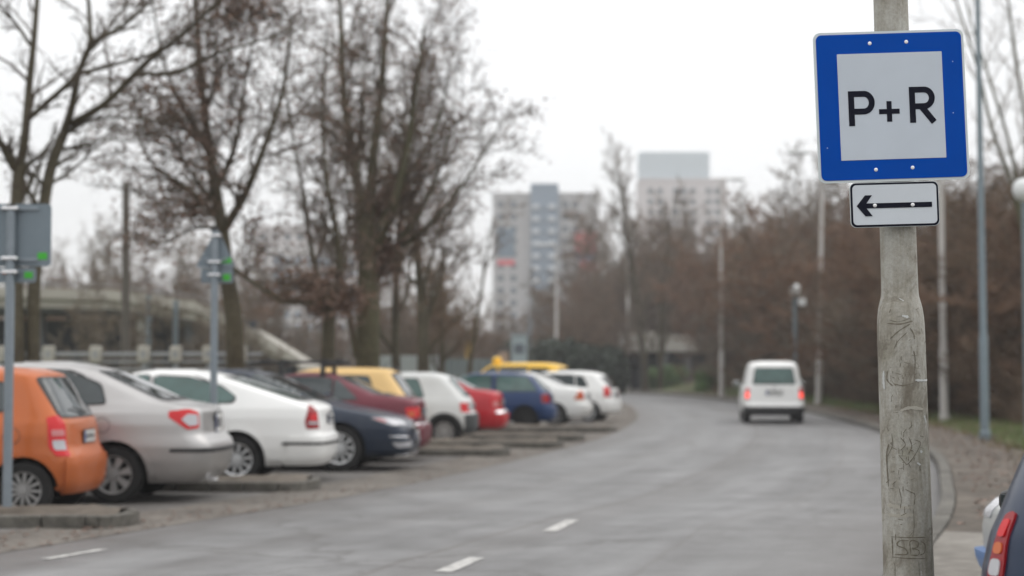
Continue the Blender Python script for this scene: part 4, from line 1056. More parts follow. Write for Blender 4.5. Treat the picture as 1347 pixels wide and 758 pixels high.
def LPlus(mb):
    c = (-.010, -.022); h = .041
    stroke(mb, [(c[0] - h, c[1]), (c[0] + h, c[1])], .020, -.0078, -.0063)
    stroke(mb, [(c[0], c[1] - h), (c[0], c[1] + h)], .020, -.0079, -.0063)
letter('letter_p', LP); letter('letter_r', LR); letter('plus_mark', LPlus)
def bolts(par, pts, y=-.004, r=.0075):
    for (x, z) in pts:
        mb = MB().lathe([(.0005, -.004), (r * .6, -.0036), (r, -.002), (r, 0)], 'Y', 14, (x, y, z)); mb.build('bolt', M['bolt'], par, True)
bolts(sign, [(-.076, .252), (.070, .254), (-.073, -.252), (.073, -.248)])
for (x, z) in ((.245, -.035), (-.262, -.16), (.252, .17)): MB().disc(.0022, 0, 'Y', 8, (x, -.0049, z)).build('paint_chip', M['sedge'], sign)
sc1 = at(1176.7, 269.0, PD - .105)
plate = empty('arrow_plate', sc1); plate.rotation_euler = (0, R(-1.6), R(1.0)); tag(plate, 'small white plate with a black left pointing arrow, below the blue sign', 'road sign')
MB().prism(rrect(.353, .178, .022), 'Y', -.002, .004).build('plate_back', M['sedge'], plate)
MB().prism(rrect(.349, .174, .021), 'Y', -.004, -.0015).build('plate_border', M['sblack'], plate)
MB().prism(rrect(.333, .158, .016), 'Y', -.006, -.0035).build('plate_face', M['swhite'] if False else sign_m('plate_white', (.58, .62, .66)), plate)
mb = MB(); mb.prism([(-.152, -.004), (-.118, .038), (-.090, .038), (-.113, .006), (.147, .006), (.147, -.014), (-.113, -.014), (-.090, -.045), (-.118, -.045)], 'Y', -.0078, -.0055)
mb.build('arrow', M['sblack'], plate)
bolts(plate, [(-.080, -.003), (.070, -.004)], -.0075)
# ------------------------------------------------------------------ the two sign posts at the left, seen from behind
M['galv'] = simple('galvanised_steel', (.22, .255, .285), .5, .35, var=.2, scale=12)
M['green_sticker'] = simple('green_sticker', (.05, .42, .03), .5)
def sign_post(px, y, height, r=.045):
    b = ground_at(px, y); root = empty('sign_post', (b.x, b.y, 0))
    MB().tube([(0, 0, 0), (0, 0, height)], r, 16).build('post', M['galv'], root, True)
    MB().lathe([(.0005, height + .02), (r * 1.05, height + .012), (r * 1.1, height - .03)], 'Z', 16).build('post_cap', M['black'], root)
    return root, b
r1, b1 = sign_post(9, 687.5, 3.1); s1 = F_PX / b1.y
tag(r1, 'grey sign post at the left picture edge, carrying a square sign seen from behind', 'sign post', 'grey posts with road signs seen from behind')
zt = lambda y, s: EYE + (HOR - y) / s
def clamps(root, zs):
    for z in zs: MB().box((0, .0, z), (.16, .11, .035), bev=.01).build('clamp', M['chrome'], root)
top1, bot1 = zt(267, s1), zt(350, s1); r1.children[0].data.transform(Matrix.Diagonal((1, 1, (top1 - .02) / 3.1, 1)))
r1.children[1].location.z = top1 - .02 - 3.1 
sq = empty('road_sign', (b1.x, b1.y + .06, (top1 + bot1) / 2), 0); tag(sq, 'square road sign seen from behind with a green sticker, on the left edge post', 'road sign', 'road signs seen from behind')
hh = (top1 - bot1); MB().prism(rrect(.74, hh, .04), 'Y', 0, .012).build('sign_back', M['alu'], sq)
MB().box((.29, -.004, -hh / 2 + .10), (.09, .005, .065)).build('sticker', M['green_sticker'], sq)
for z_ in (hh * .42, -hh * .40): MB().box((0, -.012, z_), (.5, .02, .035), bev=.006).build('bracket', M['galv'], sq)
z2a, z2b = zt(351, s1), zt(372, s1); sp2 = empty('supplementary_plate', (b1.x, b1.y + .06, (z2a + z2b) / 2)); tag(sp2, 'small plate seen from behind, under the square sign at the left edge', 'road sign', 'small plates below the signs seen from behind')
MB().prism(rrect(.46, z2a - z2b - .01, .03), 'Y', 0, .01).build('sign_back', M['alu'], sp2); MB().box((.16, -.004, 0), (.08, .005, .06)).build('sticker', M['green_sticker'], sp2)
clamps(r1, [zt(274, s1), zt(340, s1), zt(358, s1)])
r2, b2 = sign_post(280, 642, 3.1); s2 = F_PX / b2.y
tag(r2, 'grey sign post between the silver saloon and the white liftback, carrying a triangular sign', 'sign post', 'grey posts with road signs seen from behind')
top2 = zt(300, s2); r2.children[0].data.transform(Matrix.Diagonal((1, 1, top2 / 3.1, 1))); r2.children[1].location.z = top2 - 3.1
zb_ = zt(352, s2); w2 = 54 / s2
tri = empty('warning_sign', (b2.x, b2.y + .06, zb_)); tag(tri, 'triangular road sign seen from behind, on the post beside the white liftback', 'road sign', 'road signs seen from behind')
th_ = zt(298, s2) - zb_
MB().prism(round_poly([(-w2/2, 0), (w2/2, 0), (.02, th_)], .06, 4), 'Y', 0, .012).build('sign_back', M['alu'], tri)
MB().box((w2 * .28, -.004, .09), (.11, .005, .06)).build('sticker', M['green_sticker'], tri)
MB().box((0, -.012, .1), (.3, .02, .03), bev=.006).build('bracket', M['galv'], tri)
z2a, z2b = zb_ - .008, zt(372, s2); sp3 = empty('supplementary_plate', (b2.x + .02, b2.y + .06, (z2a + z2b) / 2)); tag(sp3, 'small plate seen from behind with a green sticker, under the triangular sign', 'road sign', 'small plates below the signs seen from behind')
MB().prism(rrect(.40, z2a - z2b, .02), 'Y', 0, .01).build('sign_back', M['alu'], sp3); MB().box((.12, -.004, -.02), (.09, .005, .08)).build('sticker', M['green_sticker'], sp3)
clamps(r2, [zt(310, s2), zt(345, s2), zt(362, s2)])
# ------------------------------------------------------------------ trees
def bark(name, a, b, sc=14):
    m, N, L, bs = new_mat(name); tc = N.new('ShaderNodeTexCoord'); n = noise(N, L, tc.outputs['Object'], sc, 6, .65); n2 = noise(N, L, tc.outputs['Object'], .9, 4, .6)
    s = N.new('ShaderNodeMath'); s.operation = 'MULTIPLY_ADD'; L.new(n.outputs['Fac'], s.inputs[0]); s.inputs[1].default_value = .5
    h = N.new('ShaderNodeMath'); h.operation = 'MULTIPLY'; L.new(n2.outputs['Fac'], h.inputs[0]); h.inputs[1].default_value = .5; L.new(h.outputs[0], s.inputs[2])
    r = ramp(N, [(.38, a), (.62, b)]); L.new(s.outputs[0], r.inputs['Fac']); L.new(r.outputs['Color'], bs.inputs['Base Color']); bs.inputs['Roughness'].default_value = .9
    bs.inputs['Specular IOR Level'].default_value = .2
    bp = N.new('ShaderNodeBump'); bp.inputs['Strength'].default_value = .6; bp.inputs['Distance'].default_value = .02; L.new(n.outputs['Fac'], bp.inputs['Height']); L.new(bp.outputs['Normal'], bs.inputs['Normal'])
    return m
M['bark'] = bark('bark_grey_brown', (.045, .036, .024), (.105, .092, .062))
M['bark_green'] = bark('bark_mossy', (.05, .046, .026), (.12, .115, .07))
M['twig'] = bark('twig_brown', (.085, .060, .042), (.21, .150, .108), .8)
M['twig_dark'] = bark('twig_dark', (.07, .053, .040), (.13, .102, .080), 2)
M['twig_red'] = bark('twig_red_brown', (.098, .060, .040), (.25, .160, .112), .7)
M['twig_grey'] = bark('twig_grey', (.12, .098, .074), (.22, .18, .142), 1.2)
M['dead_leaf'] = simple('dead_leaves', (.17, .105, .078), .8, var=.5, scale=3)
M['evergreen'] = simple('evergreen_leaf', (.025, .036, .022), .7, var=.5, scale=2)
M['grass1'] = simple('grass_green', (.075, .13, .03), .8, var=.4, scale=1.5)
M['grass2'] = simple('grass_straw', (.17, .135, .07), .8, var=.3, scale=2)
def perp(d, rnd):
    a = Vector((rnd.gauss(0, 1), rnd.gauss(0, 1), rnd.gauss(0, 1))); a = a - d * a.dot(d)
    return a.normalized()
def grow_branch(rnd, p, d, length, r0, level, P_, out):
    n = max(3, int(length / P_['step'][min(level, len(P_['step']) - 1)]) + 1); n = min(n, 14)
    pts, rr = [p.copy()], [r0]; dd = d.normalized(); wob = P_['wob'][min(level, len(P_['wob']) - 1)]; trop = P_['trop'][min(level, len(P_['trop']) - 1)]
    for k in range(n):
        dd = (dd + perp(dd, rnd) * wob * rnd.random() + Vector((0, 0, trop))).normalized()
        pts.append(pts[-1] + dd * (length / n)); rr.append(r0 * (1 - .78 * (k + 1) / n))
    out.append((pts, rr, level)); spawn(rnd, pts, rr, length, level, P_, out)
def spawn(rnd, pts, rr, length, level, P_, out, start=None):
    if level >= P_['maxl']: return
    cnt = P_['n'][level]; cnt = max(1, int(cnt * rnd.uniform(.8, 1.2) + .5)); lo = P_['start'][level] if start is None else start
    for k in range(cnt):
        t = lo + (1 - lo) * (k + rnd.random()) / cnt; f = t * (len(pts) - 1); i = min(int(f), len(pts) - 2)
        q = pts[i].lerp(pts[i + 1], f - i); ax = (pts[i + 1] - pts[i]).normalized()
        ang = R(rnd.gauss(P_['ang'][level], 10)); pd = perp(ax, rnd); nd = ax * math.cos(ang) + pd * math.sin(ang)
        if nd.z < P_.get('minz', -.35): nd.z = abs(nd.z) * .5
        r1 = min(rr[i] * P_.get('rr', .62), rr[i]); r1 = max(r1, .0035) * rnd.uniform(.8, 1.05)
        ln = length * P_['len'][level] * (1 - P_.get('fall', .45) * (t - lo) / max(.01, 1 - lo)) * rnd.uniform(.7, 1.2)
        grow_branch(rnd, q, nd, ln, r1, level + 1, P_, out)
def tube_fast(V, Fc, pts, rr, seg):
    n0 = len(V); k = len(pts); cs = [(math.cos(6.28318 * j / seg), math.sin(6.28318 * j / seg)) for j in range(seg)]
    d0 = (pts[-1] - pts[0]).normalized(); ref = Vector((0, 0, 1)) if abs(d0.z) < .8 else Vector((1, 0, 0))
    for i in range(k):
        d = pts[min(i + 1, k - 1)] - pts[max(i - 1, 0)]; a = d.cross(ref).normalized(); b = d.cross(a).normalized(); r = rr[i]; p = pts[i]
        for c, s in cs: V.append((p.x + (a.x * c + b.x * s) * r, p.y + (a.y * c + b.y * s) * r, p.z + (a.z * c + b.z * s) * r))
    for i in range(k - 1):
        q = n0 + i * seg
        for j in range(seg): jj = (j + 1) % seg; Fc.append((q + j, q + jj, q + jj + seg, q + j + seg))
def tree_meshes(seed, P_, stems, limbs=None):
    """stems: [(base, dir, length, radius)]; limbs: hand laid polylines [(pts, r0, r1, level)]"""
    rnd = random.Random(seed); out = []
    for (b, d, l, r) in stems: grow_branch(rnd, Vector(b), Vector(d), l, r, 0, P_, out)
    for (pts, r0, r1, lv) in (limbs or []):
        pts = catmull([Vector(p) for p in pts], 4); k = len(pts); rr = [r0 + (r1 - r0) * i / (k - 1) for i in range(k)]
        out.append((pts, rr, min(lv, 1))); ln = sum((a - b).length for a, b in zip(pts, pts[1:])); spawn(rnd, pts, rr, ln, lv, P_, out, .12 if lv else .45)
    TV, TF, CV, CF, ends = [], [], [], [], []
    for pts, rr, lv in out:
        if lv <= P_.get('trunk_l', 1): tube_fast(TV, TF, pts, rr, 10 if lv == 0 else 7)
        else:
            if len(pts) > 5 and lv >= 3: pts, rr = pts[::2] + [pts[-1]], rr[::2] + [rr[-1]]
            tube_fast(CV, CF, pts, [max(r, P_.get('minr', .004)) for r in rr], 4 if lv == 2 else 3)
        if lv >= P_['maxl'] - 1: ends.append((pts[-1], lv)); ends.append((pts[len(pts)//2], lv))
    return (TV, TF), (CV, CF), ends, rnd
def leaves(rnd, ends, frac, size, clump=5, spread=.12):
    V, Fc = [], []
    for p, lv in ends:
        if rnd.random() > frac(p): continue
        for k in range(rnd.randint(2, clump)):
            c = p + Vector((rnd.gauss(0, spread), rnd.gauss(0, spread), rnd.gauss(-.03, spread))); a = perp(Vector((0, 0, 1)), rnd); a = (a + Vector((0, 0, rnd.uniform(-1, 1)))).normalized(); b = perp(a, rnd); s = size * rnd.uniform(.6, 1.3)
            n = len(V); V += [tuple(c - a * s), tuple(c + b * s * .5), tuple(c + a * s), tuple(c - b * s * .5 + Vector((0, 0, .15 * s)))]; Fc.append((n, n+1, n+2, n+3))
    return V, Fc
def make_tree(name, seed, P_, stems, label, group, loc, limbs=None, mt='bark', mc='twig', leaf=None, cat='tree', leafmat='dead_leaf', rz=0):
    t, c, ends, rnd = tree_meshes(seed, P_, stems, limbs)
    root = empty(name, loc, rz); tag(root, label, cat, group)
    if t[0]: link('trunk', t[0], t[1], M[mt], root, True)
    link('crown', c[0], c[1], M[mc], root, False)
    if leaf:
        v, f = leaves(rnd, ends, *leaf); link('dead_leaves' if leafmat == 'dead_leaf' else 'foliage', v, f, M[leafmat], root)
    return root
def copy_tree(o):
    c = o.copy(); col.objects.link(c)
    for ch in o.children:
        d = ch.copy(); col.objects.link(d); d.parent = c
    return c
rowg = 'bare trees behind the row of parked cars'
PT = dict(n=[9, 7, 7, 5], len=[.55, .5, .45, .45], ang=[48, 45, 45, 45], start=[.28, .18, .12, .1], step=[.7, .35, .2, .12], wob=[.22, .38, .5, .6], trop=[.03, .07, .06, .03], maxl=4, rr=.55, fall=.45, minr=.0055)
def gpos(px, s): return Vector(((px - CX) / s, F_PX / s, 0))
# left multi-stem tree: main limbs laid after the photograph, twigs grown
sL = 92.; bL = gpos(32, sL)
def LP_(px, py, dy=0.0):
    p = at(px, py, bL.y + dy); k = (bL.y + dy) / bL.y; return (p.x - bL.x, dy, p.z)
limbsL = [([(-.02, 0, 0), LP_(22, 430), LP_(20, 330), LP_(24, 240), LP_(28, 215)], .115, .085, 0),
          ([LP_(24, 232), LP_(33, 180), LP_(38, 120, .2), LP_(44, 60, .3), LP_(49, 0, .4), LP_(56, -90, .6)], .075, .03, 1),
          ([LP_(22, 226), LP_(10, 205, -.2), LP_(-6, 180, -.4), LP_(-40, 120, -.6)], .05, .015, 1),
          ([LP_(38, 156), LP_(62, 135, -.2), LP_(92, 108, -.4), LP_(104, 92, -.4)], .045, .035, 1),
          ([(.14, .1, 0), LP_(44, 400, .1), LP_(54, 300, .1), LP_(66, 225, .1), LP_(84, 175, .1)], .10, .07, 0),
          ([LP_(84, 175, .1), LP_(95, 140, 0), LP_(104, 95, -.1), LP_(118, 60, -.2), LP_(117, 10, -.2), LP_(108, -60, -.2)], .065, .02, 1),
          ([LP_(95, 163, .1), LP_(140, 135, -.3), LP_(190, 85, -.6), LP_(240, 45, -.9), LP_(290, 0, -1.2), LP_(330, -40, -1.4)], .058, .012, 1),
          ([LP_(106, 97, -.1), LP_(150, 85, -.5), LP_(200, 70, -.8), LP_(250, 40, -1.2)], .035, .01, 1),
          ([LP_(118, 58, -.2), LP_(160, 35, -.6), LP_(195, 5, -1.0), LP_(230, -35, -1.2)], .04, .01, 1),
          ([LP_(116, 66, -.2), LP_(140, 40, .3), LP_(168, 0, .6), LP_(180, -50, .8)], .03, .01, 1),
          ([LP_(92, 170, .1), LP_(135, 155, .4), LP_(200, 158, .7), LP_(245, 170, .9)], .028, .007, 1),
          ([LP_(180, 96, -.6), LP_(230, 96, -.8), LP_(280, 72, -1.1), LP_(335, 56, -1.4), LP_(380, 40, -1.6)], .035, .008, 1),
          ([LP_(70, 240, .1), LP_(100, 220, .5), LP_(140, 185, .8), LP_(190, 190, 1.0)], .026, .006, 1),
          ([LP_(40, 60, .3), LP_(20, 30, .2), LP_(0, 10, .1), LP_(-30, -30, 0)], .03, .01, 1)]
PL = dict(n=[4, 9, 6, 4], len=[.3, .34, .42, .45], ang=[45, 45, 45, 45], start=[.3, .12, .15, .1], step=[.6, .3, .2, .15], wob=[.2, .35, .45, .5], trop=[.03, .07, .05, .02], maxl=4, rr=.45, fall=.4, minr=.004)
make_tree('bare_tree', 3, PL, [], 'bare tree with two thin stems close behind the orange hatchback at the left picture edge', rowg, tuple(bL), limbsL, 'bark', 'twig_dark')
p2_ = gpos(313, 70)
def rel(b, px, py, dy=0.0): p = at(px, py, b.y + dy); return (p.x - b.x, dy, p.z)
l2 = [([(0, 0, 0), rel(p2_, 308, 430), rel(p2_, 298, 360), rel(p2_, 292, 300), rel(p2_, 282, 240, .2), rel(p2_, 272, 170, .3), rel(p2_, 262, 80, .4), rel(p2_, 255, -40, .6)], .19, .04, 0),
      ([rel(p2_, 292, 305), rel(p2_, 320, 260, -.4), rel(p2_, 345, 200, -.8), rel(p2_, 372, 120, -1.), rel(p2_, 385, 20, -1.2)], .10, .02, 1),
      ([rel(p2_, 290, 290), rel(p2_, 262, 262, .3), rel(p2_, 235, 240, .6), rel(p2_, 200, 215, .9), rel(p2_, 178, 170, 1.2)], .075, .015, 1),
      ([rel(p2_, 300, 350), rel(p2_, 322, 364, -.2), rel(p2_, 345, 380, -.3), rel(p2_, 375, 398, -.4), rel(p2_, 412, 398, -.5)], .055, .025, 1),
      ([rel(p2_, 284, 250, .2), rel(p2_, 310, 190, .5), rel(p2_, 322, 110, .8), rel(p2_, 340, 20, 1.)], .07, .015, 1),
      ([rel(p2_, 276, 200, .2), rel(p2_, 240, 140, -.2), rel(p2_, 215, 80, -.5), rel(p2_, 200, 0, -.8)], .06, .012, 1),
      ([rel(p2_, 290, 300), rel(p2_, 255, 300, -.5), rel(p2_, 222, 318, -.8), rel(p2_, 190, 322, -1.1)], .045, .010, 1)]
P2 = dict(n=[7, 12, 8, 6], len=[.30, .52, .52, .5], ang=[50, 48, 46, 45], start=[.4, .15, .12, .1], step=[.6, .3, .2, .14], wob=[.25, .42, .55, .6], trop=[.03, .05, .03, .0], maxl=4, rr=.5, fall=.4, minr=.0055)
make_tree('bare_tree', 11, P2, [], 'bare tree with a leaning brown trunk right behind the triangular sign post', rowg, tuple(p2_), l2, 'bark', 'twig_dark', (lambda p: .16 if p.z < 5 else .14, .05, 4, .18))
p3_ = gpos(430, 64)
l3 = [([(0, 0, 0), rel(p3_, 432, 450), rel(p3_, 434, 410), rel(p3_, 436, 400)], .15, .12, 0),
      ([rel(p3_, 436, 408), rel(p3_, 420, 370, .2), rel(p3_, 408, 320, .4), rel(p3_, 400, 260, .6), rel(p3_, 385, 180, .8), rel(p3_, 372, 90, .9)], .075, .02, 1),
      ([rel(p3_, 436, 405), rel(p3_, 446, 360, -.2), rel(p3_, 442, 300, -.4), rel(p3_, 428, 230, -.4), rel(p3_, 425, 140, -.6), rel(p3_, 430, 40, -.7)], .085, .02, 1),
      ([rel(p3_, 432, 402), rel(p3_, 405, 398, -.3), rel(p3_, 380, 396, -.4), rel(p3_, 350, 380, -.6)], .05, .02, 1),
      ([rel(p3_, 441, 385), rel(p3_, 452, 340, .3), rel(p3_, 458, 270, .5), rel(p3_, 452, 200, .7)], .05, .015, 1)]
make_tree('bare_tree', 21, P2, [], 'slim bare tree forking low into several stems, left of the thickest trunk', rowg, tuple(p3_), l3, 'bark', 'twig_dark', (lambda p: .08, .05, 4, .2))
p4_ = gpos(484, 58)
l4 = [([(0, 0, 0), rel(p4_, 484, 440), rel(p4_, 484, 380), rel(p4_, 483, 320), rel(p4_, 478, 270)], .30, .20, 0),
      ([rel(p4_, 486, 300), rel(p4_, 490, 220, .3), rel(p4_, 500, 130, .5), rel(p4_, 508, 30, .7), rel(p4_, 512, -60, .8)], .15, .03, 1),
      ([rel(p4_, 480, 290), rel(p4_, 465, 210, -.3), rel(p4_, 452, 120, -.5), rel(p4_, 448, 20, -.6), rel(p4_, 440, -60, -.7)], .13, .03, 1),
      ([rel(p4_, 488, 340), rel(p4_, 515, 280, -.6), rel(p4_, 535, 200, -.9), rel(p4_, 548, 110, -1.1), rel(p4_, 560, 30, -1.2)], .12, .02, 1),
      ([rel(p4_, 490, 370), rel(p4_, 520, 325, .6), rel(p4_, 558, 270, 1.0), rel(p4_, 585, 200, 1.4), rel(p4_, 600, 120, 1.7)], .10, .015, 1),
      ([rel(p4_, 520, 330, .6), rel(p4_, 560, 300, .2), rel(p4_, 600, 255, -.1), rel(p4_, 640, 195, -.3), rel(p4_, 668, 150, -.5)], .06, .01, 1),
      ([rel(p4_, 470, 470, -.1), rel(p4_, 462, 430, -.3), rel(p4_, 452, 380, -.5), rel(p4_, 446, 340, -.6), rel(p4_, 425, 280, -.8)], .09, .03, 1),
      ([rel(p4_, 482, 330), rel(p4_, 470, 250, .8), rel(p4_, 476, 160, 1.3), rel(p4_, 480, 60, 1.6)], .10, .02, 1),
      ([rel(p4_, 490, 310), rel(p4_, 530, 240, .1), rel(p4_, 575, 165, .2), rel(p4_, 592, 80, .2)], .08, .012, 1)]
P4 = dict(P2, n=[8, 15, 9, 6], len=[.25, .38, .50, .5], trop=[.03, .10, .07, .03], ang=[45, 40, 42, 45])
make_tree('bare_tree', 31, P4, [], 'biggest bare tree with a thick mossy trunk and a wide crown, behind the maroon saloon', rowg, tuple(p4_), l4, 'bark_green', 'twig_dark', (lambda p: .12, .05, 4, .16))
# slimmer trees further along the row
def simple_tree(px, s, h, r, seed, label, mc='twig', mt='bark', leaf=None, P_=None, group=rowg, lean=(0, 0)):
    b = gpos(px, s); Pn = P_ or PT
    return make_tree('bare_tree', seed, Pn, [((0, 0, 0), (lean[0], lean[1], 1), h, r)], label, group, tuple(b), None, mt, mc, leaf)
PS = dict(PT, ang=[32, 36, 40, 42], wob=[.08, .3, .45, .5], n=[14, 8, 7, 5], len=[.38, .5, .45, .45], start=[.18, .15, .1, .1])
simple_tree(558, 44, 8.6, .22, 41, 'bare tree with brown trunk just right of the thickest trunk, over the pale metal fence', P_=PS)
simple_tree(524, 50, 9.0, .14, 42, 'thin bare tree crowded against the right side of the thickest trunk', P_=PS)
simple_tree(613, 42, 6.3, .09, 43, 'slender bare tree by the yellow post', P_=dict(PS, n=[9, 5, 5, 3]))
simple_tree(582, 40, 6.4, .13, 44, 'bushy bare tree between the slender one and the thickest trunk', P_=dict(PS, n=[18, 8, 7, 5]))
# ------------------------------------------------------------------ thicket along the right verge: variants, then copies
PB = dict(n=[13, 7, 6, 5], len=[.5, .5, .5, .5], ang=[48, 45, 45, 48], start=[.04, .1, .1, .1], step=[.6, .45, .35, .25], wob=[.6, .6, .6, .6], trop=[.06, .07, .04, .02], maxl=4, rr=.5, fall=.3, minr=.010, trunk_l=0)
variants = []
def thick_variant(seed, h, nst, mc):
    rnd = random.Random(seed); st = []
    for k in range(nst):
        a = rnd.uniform(0, 6.28); st.append(((rnd.gauss(0, .35), rnd.gauss(0, .35), 0), (math.cos(a) * .5, math.sin(a) * .5, 1), h * rnd.uniform(.7, 1), rnd.uniform(.03, .06)))
    t, c, ends, r_ = tree_meshes(seed, PB, st)
    me1 = bpy.data.meshes.new('trunk'); me1.from_pydata(t[0], [], t[1]); me1.materials.append(M['bark'])
    me2 = bpy.data.meshes.new('crown'); me2.from_pydata(c[0], [], c[1]); me2.materials.append(M[mc]); return me1, me2
VV = [thick_variant(100 + k, 8.0, (3, 4, 2, 3, 4, 3)[k], ('twig_red', 'twig', 'twig_red', 'twig_grey', 'twig_red', 'twig')[k]) for k in range(6)]
def thicket_tree(x, y, sc, rz, v, label, group, name='bare_tree'):
    o = empty(name, (x, y, -.02), rz); o.scale = (sc[0], sc[0], sc[1]); tag(o, label, 'tree', group)
    for nm, me in zip(('trunk', 'crown'), VV[v]):
        c = bpy.data.objects.new(nm, me); col.objects.link(c); c.parent = o
    return o
rnd = random.Random(5)
tg = 'bare trees of the dense brown thicket on the right'; tl_ = 'bare brown tree in the dense thicket along the right side of the road'
# front line follows the verge; rows deeper behind
def edge_x(y):
    c = min(Redge, key=lambda p: abs(p.y - y)); return c.x
k = 0
for row_i, (off, step) in enumerate(((5.2, 2.4), (7.4, 2.8), (10.0, 3.2), (14.5, 4.2), (20.0, 5.5))):
    y = 45.0 if row_i else 47.0
    while y < 112:
        x = edge_x(y) + off + rnd.uniform(-1.1, 1.1); yy = y + rnd.uniform(-1, 1)
        px = x / yy * F_PX + CX
        if 968 < px < 1400:
            # the thicket's top climbs to the right and stands lower toward the bend
            s = F_PX / yy; top_y = 250 + rnd.uniform(-25, 30) if px > 950 else 262 + rnd.uniform(-20, 45) + max(0, (880 - px)) * .35
            h = EYE + (HOR - top_y) / s; h = min(h, 10.5)
            if h > 3: thicket_tree(x, yy, (rnd.uniform(.8, 1.15) * min(1.1, h / 7.), h / 8.0), rnd.uniform(0, 6.28), rnd.randrange(6), tl_, tg); k += 1
        y += step * rnd.uniform(.8, 1.25)
# nearer bushes at the right edge, behind the short pole
for (px, s, h) in ((1345, 47, 6.2), (1390, 50, 6.0), (1300, 45, 6.0), (1262, 43, 6.2), (1230, 42, 6.0), (1200, 41, 6.4), (1420, 46, 6.5)):
    b = gpos(px, s); thicket_tree(b.x, b.y, (.9, h / 8), rnd.uniform(0, 6), rnd.randrange(6), tl_, tg)
# the far bank beyond the bend
bgr = 'hazy bare trees beyond the bend'; bgl = 'hazy bare tree in the far wood beyond the bend of the road'
for (x0_, x1_, s0, s1, n, ty0, ty1) in ((640, 705, 16, 20, 5, 418, 442), (705, 800, 16, 20, 8, 385, 420), (500, 590, 20, 26, 8, 345, 400), (590, 650, 20, 24, 4, 400, 440), (790, 985, 13.5, 16.3, 30, 285, 345), (330, 520, 19, 24, 9, 380, 430), (640, 800, 9.5, 12, 8, 410, 440), (800, 980, 9.5, 12, 12, 330, 380), (-20, 330, 18, 25, 22, 310, 370)):
    for q in range(n):
        px = x0_ + (x1_ - x0_) * (q + rnd.random()) / n; s = rnd.uniform(s0, s1); b = gpos(px, s); h = EYE + (HOR - rnd.uniform(ty0, ty1)) / s
        if x0_ == -20: lb, gp = 'hazy bare tree far behind the concrete road bridge at the left', 'hazy bare trees behind the bridge at the left'
        else: lb, gp = bgl, bgr
        thicket_tree(b.x, b.y, (h / 8 * rnd.uniform(.7, 1), h / 8), rnd.uniform(0, 6), rnd.choice((1, 3, 5, 0)), lb, gp)
for (px, s, ty) in ((232, 41, 335), (95, 43, 350), (338, 40, 370)):
    b = gpos(px, s); h = EYE + (HOR - ty) / s; thicket_tree(b.x, b.y, (h / 8 * .8, h / 8), px, 3, 'low bare brushy tree just behind the grey railing at the left', 'brushy trees behind the railing')
# tall poplar-like tree
PP = dict(n=[30, 6, 5, 3], len=[.22, .45, .45, .4], ang=[24, 26, 30, 35], start=[.12, .15, .1, .1], step=[1.2, .6, .4, .3], wob=[.08, .2, .3, .4], trop=[.04, .14, .1, .05], maxl=4, rr=.4, fall=.35, minr=.013)
simple_tree(848, 19, 16.0, .26, 61, 'tall narrow bare tree rising between the two tower blocks', 'twig_grey', P_=PP, group=None)
simple_tree(868, 19.5, 12.6, .2, 62, 'narrow bare tree just right of the tallest one between the towers', 'twig_grey', P_=PP, group=None)
# bare tree at the upper right, arching branches
p5_ = gpos(1362, 52)
l5 = [([(0, 0, 0), rel(p5_, 1358, 380), rel(p5_, 1345, 290), rel(p5_, 1335, 250)], .14, .10, 0),
      ([rel(p5_, 1336, 255), rel(p5_, 1305, 170, .2), rel(p5_, 1286, 90, .3), rel(p5_, 1262, 15, .4), rel(p5_, 1245, -40, .4)], .055, .02, 1),
      ([rel(p5_, 1340, 262), rel(p5_, 1328, 190, -.3), rel(p5_, 1300, 100, -.5), rel(p5_, 1275, 20, -.6), rel(p5_, 1262, -40, -.7)], .05, .015, 1),
      ([rel(p5_, 1345, 280), rel(p5_, 1350, 180, -.2), rel(p5_, 1338, 90, -.3), rel(p5_, 1326, 0, -.4), rel(p5_, 1318, -60, -.4)], .055, .02, 1),
      ([rel(p5_, 1350, 300), rel(p5_, 1372, 200, .3), rel(p5_, 1368, 100, .4), rel(p5_, 1352, 0, .5)], .05, .015, 1)]
make_tree('bare_tree', 51, dict(PL, n=[4, 10, 5, 4]), [], 'pale barked bare tree with long arching branches at the upper right picture edge', None, tuple(p5_), l5, 'bark_green', 'twig_grey')
# undergrowth: bramble canes and dead stalks at the thicket's foot
V, Fc = [], []
for q in range(13000):
    y = rnd.uniform(40, 128); x = edge_x(y) + 3.6 + abs(rnd.gauss(0, 3.2)) + (4 if y > 100 else 0); l = rnd.uniform(.5, 2.6) * min(1.0, .35 + (x - edge_x(y) - 3.6) * .4); a = rnd.uniform(0, 6.28); ln = rnd.uniform(.1, .9)
    p0 = Vector((x, y, 0)); p1 = p0 + Vector((math.cos(a) * ln * l * .4, math.sin(a) * ln * l * .4, l * .7)); p2 = p0 + Vector((math.cos(a) * ln * l, math.sin(a) * ln * l, l * rnd.uniform(.7, 1)))
    tube_fast(V, Fc, [p0, p1, p2], [.016, .012, .006], 3)
    if rnd.random() < .5:
        for kk in range(3):
            b_ = p1.lerp(p2, rnd.random()); a2 = rnd.uniform(0, 6.28); tube_fast(V, Fc, [b_, b_ + Vector((math.cos(a2) * .5, math.sin(a2) * .5, .35)) * rnd.uniform(.5, 1.2)], [.010, .005], 3)
tag(link('undergrowth', V, Fc, M['twig']), 'brown brambles and dead stalks massed at the foot of the right hand thicket', 'undergrowth', kind='stuff')
